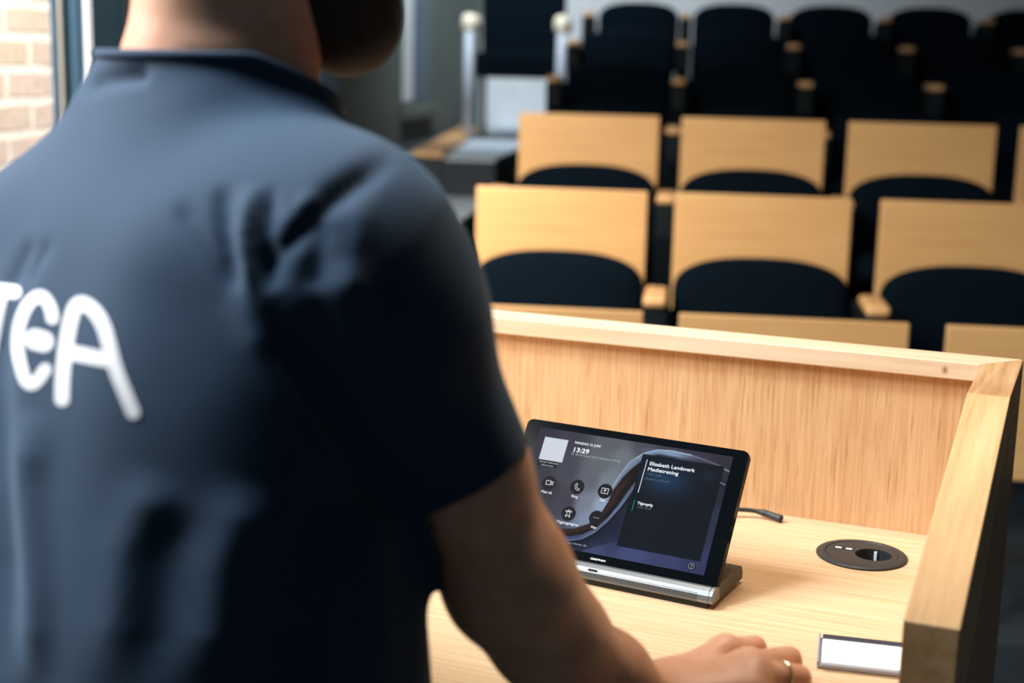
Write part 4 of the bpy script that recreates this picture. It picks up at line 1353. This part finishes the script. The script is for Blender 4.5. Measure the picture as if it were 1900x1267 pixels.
for s_ in (-1, 1):
    an_ = HIP + pr * s_ * 0.12 - pf * 0.03; an_[2] = 0.05
    gT = Grid(tuple(an_ - np.array([0.25, 0.25, 0.06])), tuple(an_ + np.array([0.25, 0.25, 0.12])), 0.006)
    gT.add(gT.cone(an_ - pf * 0.03, an_ + pf * 0.16 + np.array([0, 0, -0.012]), 0.046, 0.036))
    gT.add(gT.cone(an_, an_ + np.array([0, 0, 0.06]), 0.042, 0.045), 0.02)
    gT.F = np.maximum(gT.F, -(gT.Z - 0.0005))
    TV, TF = gT.mesh()
    raw_obj('shoe', to_person(TV), TF, M['dark_metal'], person, True)

# ring on the ring finger
f = FING[2]; rc = f[0] + (f[1] - f[0]) * 0.60; ax = (f[1] - f[0]) / np.linalg.norm(f[1] - f[0])
u_ = np.cross(ax, [0, 0, 1.]); u_ /= np.linalg.norm(u_); v_ = np.cross(ax, u_)
rp = [Vector(to_person(rc) + (u_ * math.cos(a) + v_ * math.sin(a)) * 0.0124) for a in [2 * math.pi * i / 40 for i in range(40)]]
ro = tube('ring', rp, 0.0013, M['gold'], person, 10, True)

# --- lettering printed across the back of the shirt
def crop(l, ox=0, oy=480, k=3.725): return [(x / k + ox, y / k + oy) for x, y in l]
STROKES = {
    'T': [(crop([(-330, 175), (100, 230)]), 24), (crop([(5, 235), (-30, 400), (-70, 640), (-95, 800)]), 26)],
    'E': [(crop([(362, 410), (350, 330), (285, 240), (195, 300), (135, 430), (112, 590), (140, 730), (175, 855), (235, 875), (312, 765)]), 21.5), (crop([(240, 556), (300, 572)]), 37)],
    'A': [(crop([(428, 970), (432, 800), (455, 600), (490, 400), (540, 290), (640, 340), (715, 450), (755, 600), (795, 760), (920, 1060)]), 25.5), (crop([(450, 640), (750, 700)]), 27)],
}
STROKES['A '] = [([(x - 300, y - 40) for x, y in s], w) for s, w in STROKES['A']]
deps = bpy.context.evaluated_depsgraph_get()
sbm = bmesh.new(); sbm.from_mesh(shirt.data)
tree = BVHTree.FromBMesh(sbm)
org = Vector((0, 0, CAM_Z)) - Vector((NB[0], NB[1], 0))
def subdiv(p, step=4.0):
    out = []
    for a, b in zip(p[:-1], p[1:]):
        n = max(1, int(math.hypot(b[0] - a[0], b[1] - a[1]) / step))
        for i in range(n): out.append((a[0] + (b[0] - a[0]) * i / n, a[1] + (b[1] - a[1]) * i / n))
    out.append(p[-1]); return out
def rounded(p):
    for _ in range(3):
        q = [p[0]]
        for a, b in zip(p[:-1], p[1:]):
            q += [(a[0] * .75 + b[0] * .25, a[1] * .75 + b[1] * .25), (a[0] * .25 + b[0] * .75, a[1] * .25 + b[1] * .75)]
        q.append(p[-1]); p = q
    return p
for nm, strokes in STROKES.items():
    bm = bmesh.new()
    miss = False
    for si, (poly, w) in enumerate(strokes):
        pts2 = subdiv(rounded(poly))
        n = len(pts2)
        rows = []
        for i, p in enumerate(pts2):
            a = pts2[max(0, i - 1)]; b = pts2[min(n - 1, i + 1)]
            L_ = math.hypot(b[0] - a[0], b[1] - a[1]) or 1
            nx_, ny_ = -(b[1] - a[1]) / L_, (b[0] - a[0]) / L_
            rows.append((p, nx_, ny_, w / 2, (b[0] - a[0]) / L_, (b[1] - a[1]) / L_))
        # round caps
        ext = []
        p, nx_, ny_, hw, tx, ty = rows[0]
        for k in range(6, 0, -1):
            s = math.sin(math.pi / 2 * k / 6.2); ext.append(((p[0] - tx * hw * s, p[1] - ty * hw * s), nx_, ny_, hw * math.cos(math.pi / 2 * k / 6.2)))
        ext += [r[:4] for r in rows]
        p, nx_, ny_, hw, tx, ty = rows[-1]
        for k in range(1, 7):
            s = math.sin(math.pi / 2 * k / 6.2); ext.append(((p[0] + tx * hw * s, p[1] + ty * hw * s), nx_, ny_, hw * math.cos(math.pi / 2 * k / 6.2)))
        prev = None
        for p, nx_, ny_, hw in ext:
            row = []
            for k in range(-4, 5):
                q = (p[0] + nx_ * hw * k / 4, p[1] + ny_ * hw * k / 4)
                d = ray(*q).normalized()
                hit, no, _, _ = tree.ray_cast(org, d)
                if hit is None: miss = True; row.append(None); continue
                row.append(bm.verts.new(hit - d * (0.0007 + 0.00012 * si)))
            if prev:
                for k in range(8):
                    q4 = (prev[k], prev[k + 1], row[k + 1], row[k])
                    if all(q4) : bm.faces.new(q4)
            prev = row
    if len(bm.faces) > 10:
        me = bpy.data.meshes.new('print_lettering')
        bm.normal_update(); bm.to_mesh(me)
        for p in me.polygons: p.use_smooth = True
        me.materials.append(M['print_white'])
        link(bpy.data.objects.new('print_lettering', me), shirt)
    bm.free()
sbm.free()
bpy.context.view_layer.update()
